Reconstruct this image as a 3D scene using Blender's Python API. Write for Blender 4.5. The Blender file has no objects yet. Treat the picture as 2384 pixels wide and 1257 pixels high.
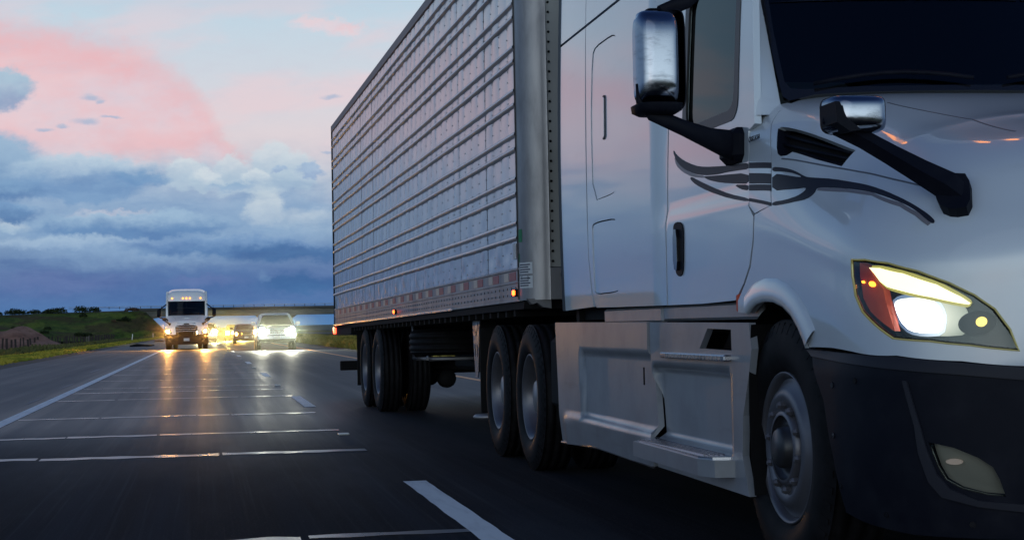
import bpy, math, random
import numpy as np
from mathutils import Vector, Matrix, noise
from mathutils.geometry import delaunay_2d_cdt
random.seed(7); rng = np.random.default_rng(7)
SC = bpy.context.scene
COL = SC.collection

# ------------------------------------------------------------------ camera
cam_d = bpy.data.cameras.new('camera'); cam = bpy.data.objects.new('camera', cam_d); COL.objects.link(cam)
cam_d.sensor_width = 36.0; cam_d.lens = 36.0*3892.2/2384; cam_d.clip_start = .05; cam_d.clip_end = 9000
_y, _p, _r = .18274, .03311, -.0185
fw = Vector((math.sin(_y)*math.cos(_p), math.cos(_y)*math.cos(_p), math.sin(_p)))
r0 = Vector((math.cos(_y), -math.sin(_y), 0)); u0 = r0.cross(fw)
rr = r0*math.cos(_r)+u0*math.sin(_r); uu = -r0*math.sin(_r)+u0*math.cos(_r)
M = Matrix((rr, uu, -fw)).transposed().to_4x4(); M.translation = Vector((0, 0, 1.015))
cam.matrix_world = M; SC.camera = cam
SC.view_settings.view_transform = 'Standard'; SC.view_settings.look = 'None'
SC.view_settings.exposure = 0.0; SC.view_settings.gamma = 1.0; SC.view_settings.use_curve_mapping = False
SC.render.engine = 'CYCLES'
try:
    SC.cycles.use_denoising = True; SC.cycles.denoiser = 'OPENIMAGEDENOISE'
    SC.cycles.sample_clamp_indirect = 4.0; SC.cycles.max_bounces = 8; SC.cycles.transparent_max_bounces = 12
    SC.cycles.volume_bounces = 0
except Exception: pass

# ------------------------------------------------------------------ node expression helper
def lin(r, g, b):
    f = lambda c: ((c/255+.055)/1.055)**2.4 if c > 10 else c/255/12.92
    return (f(r), f(g), f(b), 1)
class E:
    nt = None
    def __init__(s, sock): s.s = sock
    def _m(op, *a, clamp=False):
        n = E.nt.nodes.new('ShaderNodeMath'); n.operation = op; n.use_clamp = clamp
        for i, v in enumerate(a):
            if isinstance(v, E): E.nt.links.new(v.s, n.inputs[i])
            else: n.inputs[i].default_value = v
        return E(n.outputs[0])
    def __add__(s, o): return E._m('ADD', s, o)
    def __radd__(s, o): return E._m('ADD', o, s)
    def __sub__(s, o): return E._m('SUBTRACT', s, o)
    def __rsub__(s, o): return E._m('SUBTRACT', o, s)
    def __mul__(s, o): return E._m('MULTIPLY', s, o)
    def __rmul__(s, o): return E._m('MULTIPLY', o, s)
    def __truediv__(s, o): return E._m('DIVIDE', s, o)
    def __pow__(s, o): return E._m('POWER', s, o)
def setin(nt, sock, v):
    if isinstance(v, E): nt.links.new(v.s, sock)
    else: sock.default_value = v
def sstep(a, b, x):
    n = E.nt.nodes.new('ShaderNodeMapRange'); n.interpolation_type = 'SMOOTHSTEP'
    for k, v in (('From Min', a), ('From Max', b), ('Value', x)): setin(E.nt, n.inputs[k], v)
    return E(n.outputs[0])
def comb(x, y, z=0.0):
    n = E.nt.nodes.new('ShaderNodeCombineXYZ')
    for i, v in enumerate((x, y, z)): setin(E.nt, n.inputs[i], v)
    return E(n.outputs[0])
def nz(vec, scale=1.0, detail=4.0, rough=.55, dist=0.0):
    n = E.nt.nodes.new('ShaderNodeTexNoise'); n.noise_dimensions = '3D'
    if vec is not None: setin(E.nt, n.inputs['Vector'], vec)
    n.inputs['Scale'].default_value = scale; n.inputs['Detail'].default_value = detail
    n.inputs['Roughness'].default_value = rough; n.inputs['Distortion'].default_value = dist
    return E(n.outputs[0])
def mixc(f, a, b, mode='MIX'):
    n = E.nt.nodes.new('ShaderNodeMix'); n.data_type = 'RGBA'; n.blend_type = mode
    setin(E.nt, n.inputs[0], f); setin(E.nt, n.inputs[6], a); setin(E.nt, n.inputs[7], b)
    return E(n.outputs[2])
def ramp(x, stops):
    n = E.nt.nodes.new('ShaderNodeValToRGB'); cr = n.color_ramp
    while len(cr.elements) < len(stops): cr.elements.new(.5)
    for e, (p, c) in zip(cr.elements, stops): e.position = p; e.color = c
    setin(E.nt, n.inputs[0], x); return E(n.outputs[0])
def sep(v):
    n = E.nt.nodes.new('ShaderNodeSeparateXYZ'); setin(E.nt, n.inputs[0], v)
    return [E(o) for o in n.outputs]

# ------------------------------------------------------------------ world: dusk sky with clouds
W = bpy.data.worlds.new('World'); SC.world = W; W.use_nodes = True
nt = W.node_tree; nt.nodes.clear(); E.nt = nt
tc = nt.nodes.new('ShaderNodeTexCoord')
dx, dy, dz = sep(E(tc.outputs['Generated']))
az = E._m('ARCTAN2', dx, dy)*57.29578
el = E._m('ARCSINE', E._m('MINIMUM', E._m('MAXIMUM', dz, -1.0), 1.0))*57.29578
V2 = comb(az, el)
elc = E._m('MAXIMUM', el, 0.0)
t = (elc/90.0)**.5
st = lambda e: (e/90)**.5
base = ramp(t, [(0, lin(88, 128, 176)), (st(.45), lin(80, 120, 172)), (st(1.5), lin(84, 112, 164)), (st(2.6), lin(104, 130, 174)),
    (st(3.6), lin(150, 168, 196)), (st(5.0), lin(196, 192, 208)), (st(6.6), lin(228, 204, 212)), (st(8.4), lin(214, 206, 218)),
    (st(10.5), lin(198, 206, 222)), (st(13.5), lin(170, 186, 212)), (st(19), lin(112, 140, 184)), (st(30), lin(66, 92, 142)), (st(50), lin(40, 60, 106)), (1, lin(28, 44, 84))])
base = mixc(sstep(9, 20, E._m('ABSOLUTE', az+2.0))*sstep(2.5, 4.5, el)*sstep(16, 11, el)*.9, base, lin(134, 162, 200))
# ragged domain for all cloud shapes
wa = nz(comb(az*.55, el*.75, 7.0), 1, 7, .60)-.5
wb = nz(comb(az*.55+9.0, el*.75, 17.0), 1, 7, .60)-.5
wc = nz(comb(az*1.9, el*2.6, 27.0), 1, 6, .62)-.5
wd = nz(comb(az*1.9+3.0, el*2.6, 37.0), 1, 6, .62)-.5
az2 = az + wa*1.5 + wc*.75; el2 = el + wb*.85 + wd*.62
def cv(zx, zy): return ((zx/1.611-475)/67.9, (771-zy/1.611)/67.9)
W2 = comb(az2, el2); W3 = comb(az + wa*.8 + wc*.45, el + wb*.30 + wd*.22)
def vm(op, a_, b_=None):
    n = E.nt.nodes.new('ShaderNodeVectorMath'); n.operation = op; setin(E.nt, n.inputs[0], a_)
    if b_ is not None: setin(E.nt, n.inputs[1], b_)
    return n
def blob(base, zx, zy, rx, ry, top, bot, a=1.0, soft=.5, t0=-.6, t1=.7, wv=None):
    ca, ce = cv(zx, zy); rx, ry = rx/1.611/67.9, ry/1.611/67.9
    v = vm('SUBTRACT', wv or W2, (ca, ce, 0)); v = vm('MULTIPLY', E(v.outputs[0]), (1/rx, 1/ry, 1)); L = vm('LENGTH', E(v.outputs[0]))
    x_, y_, z_ = sep(E(v.outputs[0]))
    return mixc(sstep(1.0, 1.0-soft, E(L.outputs['Value']))*a, base, mixc(sstep(t0, t1, y_), bot, top))
# pink lit anvil with a crisp upper edge falling to the right, carried on to the left
azc = E._m('MAXIMUM', az, -16.0)
edge = 9.55 - E._m('MAXIMUM', az, -7.5)*.16 - E._m('MAXIMUM', -8.5-az, 0.0)*.30 - sstep(-2.6, 1.2, az + wa*1.6)*1.5 - sstep(-.6, 3.0, az + wa*4.0)*2.8 + wa*1.5 + wc*.7 + wd*.3
dpk = edge-el
pm = sstep(-.3, 1.2, dpk)*sstep(3.9, 6.6, el + wa*2.4)*sstep(-27, -17, az + wa*6.0)
pcol = mixc(sstep(.0, 2.2, dpk + wb*2.0), lin(240, 170, 178), lin(230, 196, 208))
pcol = mixc(sstep(.42, .66, nz(comb(az*.3+2.0, el*.5, 2.0), 1, 5, .55))*.6, pcol, lin(246, 170, 176))
base = mixc(pm*.9, base, pcol)
ph = sstep(.44, .64, nz(comb(az*.16+el*.2+4.0, el*.6-az*.12, 9.0), 1, 5, .5))*sstep(5.0, 7.0, el)*sstep(13, 9.5, el)*sstep(40, 15, E._m('ABSOLUTE', az))
base = mixc(ph*.55, base, lin(240, 198, 206))
base = blob(base, 1180, 110, 150, 30, lin(246, 200, 206), lin(236, 204, 214), .7, .8)
base = blob(base, 1290, 130, 120, 26, lin(248, 190, 196), lin(240, 204, 212), .7, .8)
# rest of the sky outside: same deck, formed from noise
out = sstep(.6, 3.0, E._m('ABSOLUTE', az+1.0)-6.5)
deck = nz(comb(az*.16, el*.75, 21.0), 1, 8, .58)
dm = sstep(.42, .56, deck)*sstep(6.6, 5.0, el + wb*1.8)*sstep(2.2, 3.0, el+wb*.5)*out
base = mixc(dm*.9, base, mixc(sstep(.50, .64, deck), lin(108, 140, 182), lin(168, 182, 208)))
# placed clouds
B1, B2, B3 = lin(122, 154, 196), lin(102, 138, 184), lin(136, 164, 200)
base = blob(base, 40, 372, 150, 84, lin(168, 188, 210), lin(140, 154, 190), .92, .35)
for q in ((372, 388, 62, 15), (415, 402, 26, 14), (355, 474, 68, 19), (205, 506, 42, 11), (268, 492, 30, 11), (445, 460, 50, 8), (1245, 382, 58, 12), (1240, 592, 40, 9)):
    base = blob(base, *q, lin(176, 180, 206), lin(168, 174, 204), .8, .8, wv=W3)
base = blob(base, 620, 800, 900, 250, lin(196, 200, 216), lin(140, 164, 200), .85, .45, 0, .9)
base = blob(base, -60, 650, 330, 170, lin(150, 176, 206), lin(104, 138, 184), .92, .35)
base = blob(base, 330, 680, 320, 105, lin(192, 202, 220), lin(122, 152, 194), .9, .30, -.3, .9)
for q in ((700, 668, 90, 72), (870, 660, 85, 84), (1035, 640, 105, 100), (1110, 655, 80, 78), (775, 690, 60, 50), (960, 700, 70, 60)):
    base = blob(base, *q, lin(220, 216, 224), lin(182, 192, 212), .85, .30, -.3, 1.0)
base = blob(base, 545, 684, 130, 32, B3, B1, .85, .6)
base = blob(base, 30, 722, 220, 50, B3, lin(90, 124, 174), .85, .6)
base = blob(base, 1170, 655, 62, 24, lin(170, 184, 212), lin(150, 166, 202), .9, .5); base = blob(base, 1050, 652, 46, 16, lin(170, 184, 212), lin(150, 166, 202), .8, .5)
base = blob(base, 880, 705, 110, 20, B3, lin(150, 170, 204), .7, .7)
base = blob(base, 985, 790, 85, 95, lin(216, 214, 222), lin(184, 192, 212), .75, .5)
base = blob(base, 1150, 840, 200, 60, lin(206, 206, 218), lin(170, 184, 208), .6, .7)
base = blob(base, 450, 812, 200, 26, lin(226, 206, 216), lin(190, 194, 214), .6, .7)
base = blob(base, 60, 850, 120, 34, lin(206, 208, 220), lin(170, 186, 210), .7, .6)
base = blob(base, 520, 852, 430, 58, lin(162, 182, 210), lin(98, 134, 182), .92, .35, -.5, .8)
base = blob(base, 60, 800, 150, 40, B1, lin(84, 122, 172), .85, .5)
base = blob(base, 250, 915, 520, 32, lin(176, 190, 214), lin(160, 178, 208), .7, .8)
base = blob(base, 850, 930, 520, 44, lin(118, 148, 192), lin(80, 120, 172), .85, .6)
base = blob(base, 1080, 962, 360, 46, lin(70, 112, 164), lin(56, 102, 156), .85, .7)
base = blob(base, 700, 1060, 700, 90, lin(84, 118, 170), lin(66, 104, 160), .6, .8)
base = blob(base, 1130, 1075, 240, 56, lin(48, 96, 150), lin(62, 108, 160), .8, .8)
base = blob(base, 250, 1060, 380, 60, lin(110, 122, 172), lin(100, 118, 170), .55, .8)
base = blob(base, 760, 1060, 200, 30, lin(108, 120, 172), lin(100, 118, 170), .5, .8)
base = blob(base, 1000, 1045, 50, 30, lin(112, 140, 182), lin(96, 130, 176), .6, .8)
tx_ = nz(comb(az*.9+wa, el*2.0+wb, 71.0), 1, 8, .62); tx2 = nz(comb(az*.28+3.0, el*1.3+wb*.5, 81.0), 1, 6, .55)
base = mixc(sstep(.35, .65, tx_)*.34*sstep(7.2, 5.0, el)*sstep(.2, 1.2, el), base, mixc(1.0, base, (.62, .72, .84, 1), 'MULTIPLY'))
base = mixc(sstep(.50, .68, tx2)*.5*sstep(6.4, 4.8, el)*sstep(.6, 1.6, el), base, mixc(1.0, base, (.55, .68, .84, 1), 'MULTIPLY'))
base = mixc(sstep(.45, .70, tx_)*.22*sstep(6.0, 7.5, el)*sstep(14, 10, el), base, lin(206, 196, 212))
# afterglow of the western sky, opposite the view, that lights the pink cloud
aw = E._m('COSINE', (az+176.0)/57.29578)
gl_ = sstep(-.05, 1.0, aw)*sstep(44, 6, el)
base = mixc(gl_*.95, base, mixc(sstep(26, 3, el), (.50, .62, .82, 1), (1.95, 2.04, 2.18, 1)))
# below the horizon
base = mixc(sstep(0, -.6, el), base, lin(70, 78, 92))
# faint physical twilight layer
sky = nt.nodes.new('ShaderNodeTexSky'); sky.sky_type = 'NISHITA'; sky.sun_disc = False
sky.sun_elevation = math.radians(1.5); sky.sun_rotation = math.radians(-158)
bg1 = nt.nodes.new('ShaderNodeBackground'); bg1.inputs['Strength'].default_value = 1.02
base = mixc(1.0, base, (.90, 1.03, 1.01, 1), 'MULTIPLY')
nt.links.new(base.s, bg1.inputs['Color'])
bg2 = nt.nodes.new('ShaderNodeBackground'); bg2.inputs['Strength'].default_value = .012
nt.links.new(sky.outputs[0], bg2.inputs['Color'])
ad = nt.nodes.new('ShaderNodeAddShader'); wo = nt.nodes.new('ShaderNodeOutputWorld')
nt.links.new(bg1.outputs[0], ad.inputs[0]); nt.links.new(bg2.outputs[0], ad.inputs[1]); nt.links.new(ad.outputs[0], wo.inputs['Surface'])

# the last of the sun, low behind the camera
sl_ = bpy.data.lights.new('sun', 'SUN'); sl_.energy = .12; sl_.angle = math.radians(50); sl_.color = (.82, .91, 1)
sun = bpy.data.objects.new('sun', sl_); COL.objects.link(sun)
# broad twilight glow of the western sky behind the camera
_d = Vector((math.sin(math.radians(-158))*math.cos(math.radians(24)), math.cos(math.radians(-158))*math.cos(math.radians(24)), math.sin(math.radians(24))))
sun.rotation_euler = _d.to_track_quat('Z', 'Y').to_euler()

# ------------------------------------------------------------------ materials
MATS = {}
def mat(name, fn=None, **kw):
    if name in MATS: return MATS[name]
    m = bpy.data.materials.new(name); m.use_nodes = True; E.nt = m.node_tree
    b = m.node_tree.nodes['Principled BSDF']
    names = {'color': 'Base Color', 'rough': 'Roughness', 'metal': 'Metallic', 'coat': 'Coat Weight', 'coatr': 'Coat Roughness',
             'spec': 'Specular IOR Level', 'em': 'Emission Color', 'ems': 'Emission Strength', 'alpha': 'Alpha', 'trans': 'Transmission Weight', 'aniso': 'Anisotropic'}
    for k, v in kw.items(): setin(m.node_tree, b.inputs[names[k]], v)
    if fn: fn(m, b)
    MATS[name] = m; return m
def objco():
    n = E.nt.nodes.new('ShaderNodeTexCoord'); return E(n.outputs['Object'])
def worldco():
    n = E.nt.nodes.new('ShaderNodeNewGeometry'); return E(n.outputs['Position'])
def bump(b, h, strength=.3, dist=.01):
    n = E.nt.nodes.new('ShaderNodeBump'); n.inputs['Strength'].default_value = strength; n.inputs['Distance'].default_value = dist
    E.nt.links.new(h.s, n.inputs['Height']); E.nt.links.new(n.outputs[0], b.inputs['Normal'])
def f_white(m, b):
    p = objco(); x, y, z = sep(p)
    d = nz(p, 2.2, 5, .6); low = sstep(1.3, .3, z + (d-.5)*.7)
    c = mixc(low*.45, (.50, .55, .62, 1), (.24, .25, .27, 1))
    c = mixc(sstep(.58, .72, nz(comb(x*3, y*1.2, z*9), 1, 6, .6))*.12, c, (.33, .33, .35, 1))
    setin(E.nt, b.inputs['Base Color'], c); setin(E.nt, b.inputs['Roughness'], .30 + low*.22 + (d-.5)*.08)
    setin(E.nt, b.inputs['Coat Weight'], .9 - low*.6); b.inputs['Coat Roughness'].default_value = .04; b.inputs['Coat IOR'].default_value = 1.75
    bump(b, nz(p, 2.6, 2, .5), .22, .012)
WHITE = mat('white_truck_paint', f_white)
def f_fairshade(m, b):
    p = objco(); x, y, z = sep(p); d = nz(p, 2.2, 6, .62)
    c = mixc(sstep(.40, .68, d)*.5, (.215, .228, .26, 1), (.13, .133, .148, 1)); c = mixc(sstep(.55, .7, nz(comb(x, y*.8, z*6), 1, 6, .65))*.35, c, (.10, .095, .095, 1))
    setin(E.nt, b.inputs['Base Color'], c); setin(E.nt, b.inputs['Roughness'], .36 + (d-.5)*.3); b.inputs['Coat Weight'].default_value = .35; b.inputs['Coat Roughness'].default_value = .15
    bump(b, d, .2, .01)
FAIRSHADE = mat('grimy_paint_with_shade', f_fairshade)  # shade low on the truck put into a darker base colour, plus grime
def f_quilt(m, b):
    p = objco(); x, y, z = sep(p); d = nz(p, 1.5, 6, .62)
    c = mixc(sstep(.45, .7, d)*.22, (.50, .505, .54, 1), (.34, .345, .37, 1))
    c = mixc(sstep(.55, .75, nz(comb(x, y*8, z*.7), 1, 5, .6))*.25, c, (.20, .20, .22, 1))
    setin(E.nt, b.inputs['Base Color'], c); b.inputs['Metallic'].default_value = .45
    setin(E.nt, b.inputs['Roughness'], .25 + (d-.5)*.07)
    bump(b, nz(p, 4, 3, .5), .16, .012)
QUILT = mat('white_aluminium_sheet', f_quilt)
def f_alu(m, b):
    p = objco(); x, y, z = sep(p); d = nz(comb(x*2, y*2, z*.6), 2, 6, .65)
    c = mixc(sstep(.42, .68, d)*.6, (.27, .265, .28, 1), (.14, .135, .145, 1))
    setin(E.nt, b.inputs['Base Color'], c); b.inputs['Metallic'].default_value = .5
    setin(E.nt, b.inputs['Roughness'], .42 + (d-.5)*.3); bump(b, nz(p, 9, 5, .6), .25, .004)
ALU = mat('worn_aluminium', f_alu)
POLISH = mat('polished_aluminium', color=(.46, .46, .50, 1), metal=1.0, rough=.26)
def f_rim(m, b):
    p = objco(); d = nz(p, 5, 4); setin(E.nt, b.inputs['Base Color'], mixc(sstep(.4, .7, d)*.4, (.12, .118, .138, 1), (.06, .058, .068, 1)))
    b.inputs['Metallic'].default_value = .55; b.inputs['Roughness'].default_value = .38
RIM = mat('wheel_alloy', f_rim)
CHROME = mat('chrome', color=(.75, .75, .78, 1), metal=1.0, rough=.10)
def f_scuff(m, b):
    p = objco(); x, y, z = sep(p); d = nz(comb(x, y, z*3), 9, 6, .7)
    b.inputs['Metallic'].default_value = 1; setin(E.nt, b.inputs['Base Color'], mixc(sstep(.5, .7, d)*.35, (.27, .29, .34, 1), (.14, .15, .18, 1)))
    setin(E.nt, b.inputs['Roughness'], .12 + sstep(.45, .7, d)*.16)
SCUFF = mat('scuffed_chrome', f_scuff)
def f_blk(m, b):
    p = objco(); d = nz(p, 6, 5, .6)
    setin(E.nt, b.inputs['Base Color'], mixc(sstep(.4, .75, d), (.005, .006, .012, 1), (.011, .012, .019, 1)))
    setin(E.nt, b.inputs['Roughness'], .55 + (d-.5)*.2); b.inputs['Specular IOR Level'].default_value = .09; bump(b, nz(p, 160, 3), .12, .002)
BLACK = mat('black_moulded_plastic', f_blk)
GLOSSBLK = mat('gloss_black', color=(.008, .008, .011, 1), rough=.14, coat=.5)
def f_rub(m, b):
    p = objco(); d = nz(p, 12, 5, .6)
    setin(E.nt, b.inputs['Base Color'], mixc(sstep(.35, .7, d), (.005, .005, .006, 1), (.011, .010, .012, 1))); b.inputs['Specular IOR Level'].default_value = .10; b.inputs['Roughness'].default_value = .62
RUBBER = mat('tyre_rubber', f_rub)
UNDER = mat('chassis_black', color=(.006, .006, .007, 1), rough=.75, spec=.15)
DECAL = mat('dark_grey_vinyl', color=(.014, .015, .026, 1), rough=.5, spec=.25)
DECALP = mat('pale_grey_vinyl', color=(.16, .15, .17, 1), rough=.4)
SEAL = mat('window_seal_rubber', color=(.01, .01, .012, 1), rough=.45)
def glassmat(name, tint, spec=.5):
    m = bpy.data.materials.new(name); m.use_nodes = True; t = m.node_tree; t.nodes.clear(); E.nt = t
    o = t.nodes.new('ShaderNodeOutputMaterial'); mx = t.nodes.new('ShaderNodeMixShader'); tr = t.nodes.new('ShaderNodeBsdfTransparent')
    gl = t.nodes.new('ShaderNodeBsdfGlossy'); fr = t.nodes.new('ShaderNodeFresnel'); fr.inputs[0].default_value = 1.5
    gl.inputs['Roughness'].default_value = .03; gl.inputs['Color'].default_value = (spec*2*.86, spec*2, spec*2*1.04, 1); tr.inputs['Color'].default_value = tint
    t.links.new(fr.outputs[0], mx.inputs[0]); t.links.new(tr.outputs[0], mx.inputs[1]); t.links.new(gl.outputs[0], mx.inputs[2]); t.links.new(mx.outputs[0], o.inputs[0])
    MATS[name] = m; return m
GLASS = glassmat('windscreen_glass', (.50, .62, .66, 1)); LENS = glassmat('lamp_lens', (.95, .95, .95, 1))
SIDEGL = glassmat('tinted_side_glass', (.012, .035, .04, 1), .30)
INTER = mat('cab_interior', color=(.006, .007, .010, 1), rough=.7)
REDTAPE = mat('red_reflective_tape', color=(.20, .02, .03, 1), rough=.4); WHTAPE = mat('white_reflective_tape', color=(.42, .38, .33, 1), rough=.4)
PLATE = mat('number_plate', color=(.55, .56, .58, 1), rough=.4)
LABEL = mat('paper_label', color=(.48, .50, .53, 1), rough=.6); GREEN = mat('green_sticker', color=(.01, .16, .06, 1), rough=.5)
INK = mat('label_ink', color=(.03, .03, .06, 1), rough=.6)
def emat(name, col, s, base=(.02, .02, .02, 1)):
    return mat(name, color=base, em=col, ems=s, rough=.3)
E_AMBER = emat('amber_lamp_glow', (1, .30, .02, 1), 5); E_RED = emat('red_lamp_glow', (1, .05, .02, 1), 9)
E_DRL = emat('daytime_light_glow', (1, .96, .50, 1), 2.0)
def f_bowl(s0, s1, c0, c1, r0, r1):
    def f(m, b):   # emission strongest at the bulb, fall-off painted for lamp and halo panel
        x, y, z = sep(objco()); d = E._m('SQRT', ((E._m('ABSOLUTE', x)-1.075)/.145)**2.0+((z-1.015)/.085)**2.0); q = sstep(r0, r1, d)
        setin(E.nt, b.inputs['Emission Color'], mixc(q, c0, c1)); setin(E.nt, b.inputs['Emission Strength'], s0+(s1-s0)*q); b.inputs['Base Color'].default_value = (.02, .02, .02, 1)
    return f
E_MAIN = mat('headlamp_glow', f_bowl(7.0, 1.0, (1, 1, .95, 1), (.93, 1, .80, 1), .25, 1.0))
AMBREF = mat('amber_reflector', color=(.28, .03, .008, 1), rough=.55, em=(1, .12, .02, 1), ems=.04)
E_HALO = emat('glow_halo_yellow', (.9, .82, .14, 1), .45); E_HALO2 = mat('glow_halo_pale', f_bowl(.9, .02, (.90, .95, .78, 1), (.6, .75, .6, 1), .5, 1.7))  # glow around the lamps, put into emission of added panels
E_YEL = emat('yellow_bulb_glow', (1, .78, .15, 1), 1.6)
E_ORFAR = emat('orange_headlamp_glow', (1, .46, .10, 1), 17000); E_WHFAR = emat('white_headlamp_glow', (1, .98, .76, 1), 1400)
E_YFAR = emat('yellow_headlamp_glow', (1, .80, .18, 1), 10000)

# ------------------------------------------------------------------ object helpers
def tag(o, label=None, cat=None, group=None, kind=None):
    if label: o['label'] = label
    if cat: o['category'] = cat
    if group: o['group'] = group
    if kind: o['kind'] = kind
    return o
def empty(name, loc=(0, 0, 0), rz=0, parent=None, **k):
    o = bpy.data.objects.new(name, None); COL.objects.link(o); o.location = loc; o.rotation_euler = (0, 0, rz); o.empty_display_size = .1
    if parent: o.parent = parent
    return tag(o, **k)
class MB:
    def __init__(s): s.v = []; s.f = []; s.m = []; s.sm = []
    def add(s, vs, fs, mi=0, smooth=False):
        b = len(s.v); s.v += [tuple(map(float, q)) for q in vs]; s.f += [tuple(b+i for i in f) for f in fs]
        s.m += [mi]*len(fs); s.sm += [smooth]*len(fs); return s
    def box(s, x0, x1, y0, y1, z0, z1, bev=0, mi=0, rot=None):
        if bev <= 0:
            vs = [(x, y, z) for z in (z0, z1) for y in (y0, y1) for x in (x0, x1)]
            fs = [(0, 2, 3, 1), (4, 5, 7, 6), (0, 1, 5, 4), (2, 6, 7, 3), (0, 4, 6, 2), (1, 3, 7, 5)]
        else:
            b = min(bev, (x1-x0)/2.01, (y1-y0)/2.01, (z1-z0)/2.01); vs = []; ix = {}
            for cz in (0, 1):
                for cy in (0, 1):
                    for cx in (0, 1):
                        X = (x0, x1)[cx]; Y = (y0, y1)[cy]; Zz = (z0, z1)[cz]; sx = (1, -1)[cx]*b; sy = (1, -1)[cy]*b; sz = (1, -1)[cz]*b
                        for a, q in enumerate(((X, Y+sy, Zz+sz), (X+sx, Y, Zz+sz), (X+sx, Y+sy, Zz))): ix[(cx, cy, cz, a)] = len(vs); vs.append(q)
            g = lambda *k: ix[k]; fs = []
            for c in (0, 1):
                q = [g(c, 0, 0, 0), g(c, 1, 0, 0), g(c, 1, 1, 0), g(c, 0, 1, 0)]; fs.append(tuple(q if c else q[::-1]))
                q = [g(0, c, 0, 1), g(0, c, 1, 1), g(1, c, 1, 1), g(1, c, 0, 1)]; fs.append(tuple(q if c else q[::-1]))
                q = [g(0, 0, c, 2), g(1, 0, c, 2), g(1, 1, c, 2), g(0, 1, c, 2)]; fs.append(tuple(q if c else q[::-1]))
            for a in (0, 1):
                for b2 in (0, 1):
                    q = [g(a, b2, 0, 0), g(a, b2, 1, 0), g(a, b2, 1, 1), g(a, b2, 0, 1)]; fs.append(tuple(q if a != b2 else q[::-1]))
                    q = [g(a, 0, b2, 0), g(a, 1, b2, 0), g(a, 1, b2, 2), g(a, 0, b2, 2)]; fs.append(tuple(q if a == b2 else q[::-1]))
                    q = [g(0, a, b2, 1), g(1, a, b2, 1), g(1, a, b2, 2), g(0, a, b2, 2)]; fs.append(tuple(q if a != b2 else q[::-1]))
            for k in [(a, b2, c) for a in (0, 1) for b2 in (0, 1) for c in (0, 1)]:
                q = [g(*k, 0), g(*k, 1), g(*k, 2)]; fs.append(tuple(q if sum(k) % 2 else q[::-1]))
        if rot is not None: vs = [tuple(rot @ Vector(q)) for q in vs]
        return s.add(vs, fs, mi)
    def tube(s, pts, r, n=10, mi=0, smooth=True, flat=1.0):
        pts = [Vector(p) for p in pts]; rs = r if isinstance(r, (list, tuple)) else [r]*len(pts); b = len(s.v); up = Vector((0, 0, 1))
        for i, p in enumerate(pts):
            d = (pts[min(i+1, len(pts)-1)]-pts[max(i-1, 0)]).normalized(); a = d.cross(up)
            if a.length < .05: a = d.cross(Vector((0, 1, 0)))
            a.normalize(); c = a.cross(d)
            for k in range(n):
                th = 2*math.pi*k/n; s.v.append(tuple(p+(a*math.cos(th)*flat+c*math.sin(th))*rs[i]))
        for i in range(len(pts)-1):
            for k in range(n):
                q = (b+i*n+k, b+i*n+(k+1) % n, b+(i+1)*n+(k+1) % n, b+(i+1)*n+k); s.f.append(q[::-1]); s.m.append(mi); s.sm.append(smooth)
        s.f.append(tuple(b+k for k in range(n))[::1]); s.f.append(tuple(b+(len(pts)-1)*n+k for k in range(n))[::-1]); s.m += [mi]*2; s.sm += [False]*2
        return s
    def lathe(s, prof, c=(0, 0, 0), axis='x', n=48, mi=0, smooth=True):
        b = len(s.v)
        for (r, a) in prof:
            for k in range(n):
                th = 2*math.pi*k/n; q = (a, r*math.cos(th), r*math.sin(th)) if axis == 'x' else ((r*math.cos(th), a, r*math.sin(th)) if axis == 'y' else (r*math.cos(th), r*math.sin(th), a))
                s.v.append((c[0]+q[0], c[1]+q[1], c[2]+q[2]))
        for i in range(len(prof)-1):
            for k in range(n):
                s.f.append((b+i*n+k, b+i*n+(k+1) % n, b+(i+1)*n+(k+1) % n, b+(i+1)*n+k)); s.m.append(mi); s.sm.append(smooth)
        return s
    def prism(s, poly, d0, d1, axis='x', mi=0):
        n = len(poly); P = lambda a, d: {'x': (d, a[0], a[1]), 'y': (a[0], d, a[1]), 'z': (a[0], a[1], d)}[axis]
        vs = [P(a, d0) for a in poly]+[P(a, d1) for a in poly]
        fs = [tuple(range(n)), tuple(range(2*n-1, n-1, -1))]+[(i, i+n, (i+1) % n+n, (i+1) % n) for i in range(n)]
        return s.add(vs, fs, mi)
    def grid(s, P, mi=0, smooth=True, flip=False, wrap=False):
        P = np.asarray(P); a, b2 = P.shape[:2]; b = len(s.v); s.v += [tuple(map(float, q)) for q in P.reshape(-1, 3)]
        for i in range(a-1):
            for j in range(b2 if wrap else b2-1):
                q = (b+i*b2+j, b+(i+1)*b2+j, b+(i+1)*b2+(j+1) % b2, b+i*b2+(j+1) % b2); s.f.append(q[::-1] if flip else q); s.m.append(mi); s.sm.append(smooth)
        return s
    def build(s, name, mats, parent=None, recalc=True, **k):
        me = bpy.data.meshes.new(name); me.from_pydata(s.v, [], s.f); mats = mats if isinstance(mats, (list, tuple)) else [mats]
        for m in mats: me.materials.append(m)
        me.polygons.foreach_set('material_index', s.m); me.polygons.foreach_set('use_smooth', s.sm)
        if recalc:
            import bmesh
            bm = bmesh.new(); bm.from_mesh(me); bmesh.ops.recalc_face_normals(bm, faces=bm.faces); bm.to_mesh(me); bm.free()
        me.update(); o = bpy.data.objects.new(name, me); COL.objects.link(o)
        if parent: o.parent = parent
        return tag(o, **k)
def dup(o, parent=None, skip=()):
    c = o.copy(); COL.objects.link(c); c.parent = parent
    for ch in o.children:
        if ch.name.split('.')[0] in skip: continue
        dup(ch, c, skip)
    return c
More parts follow.
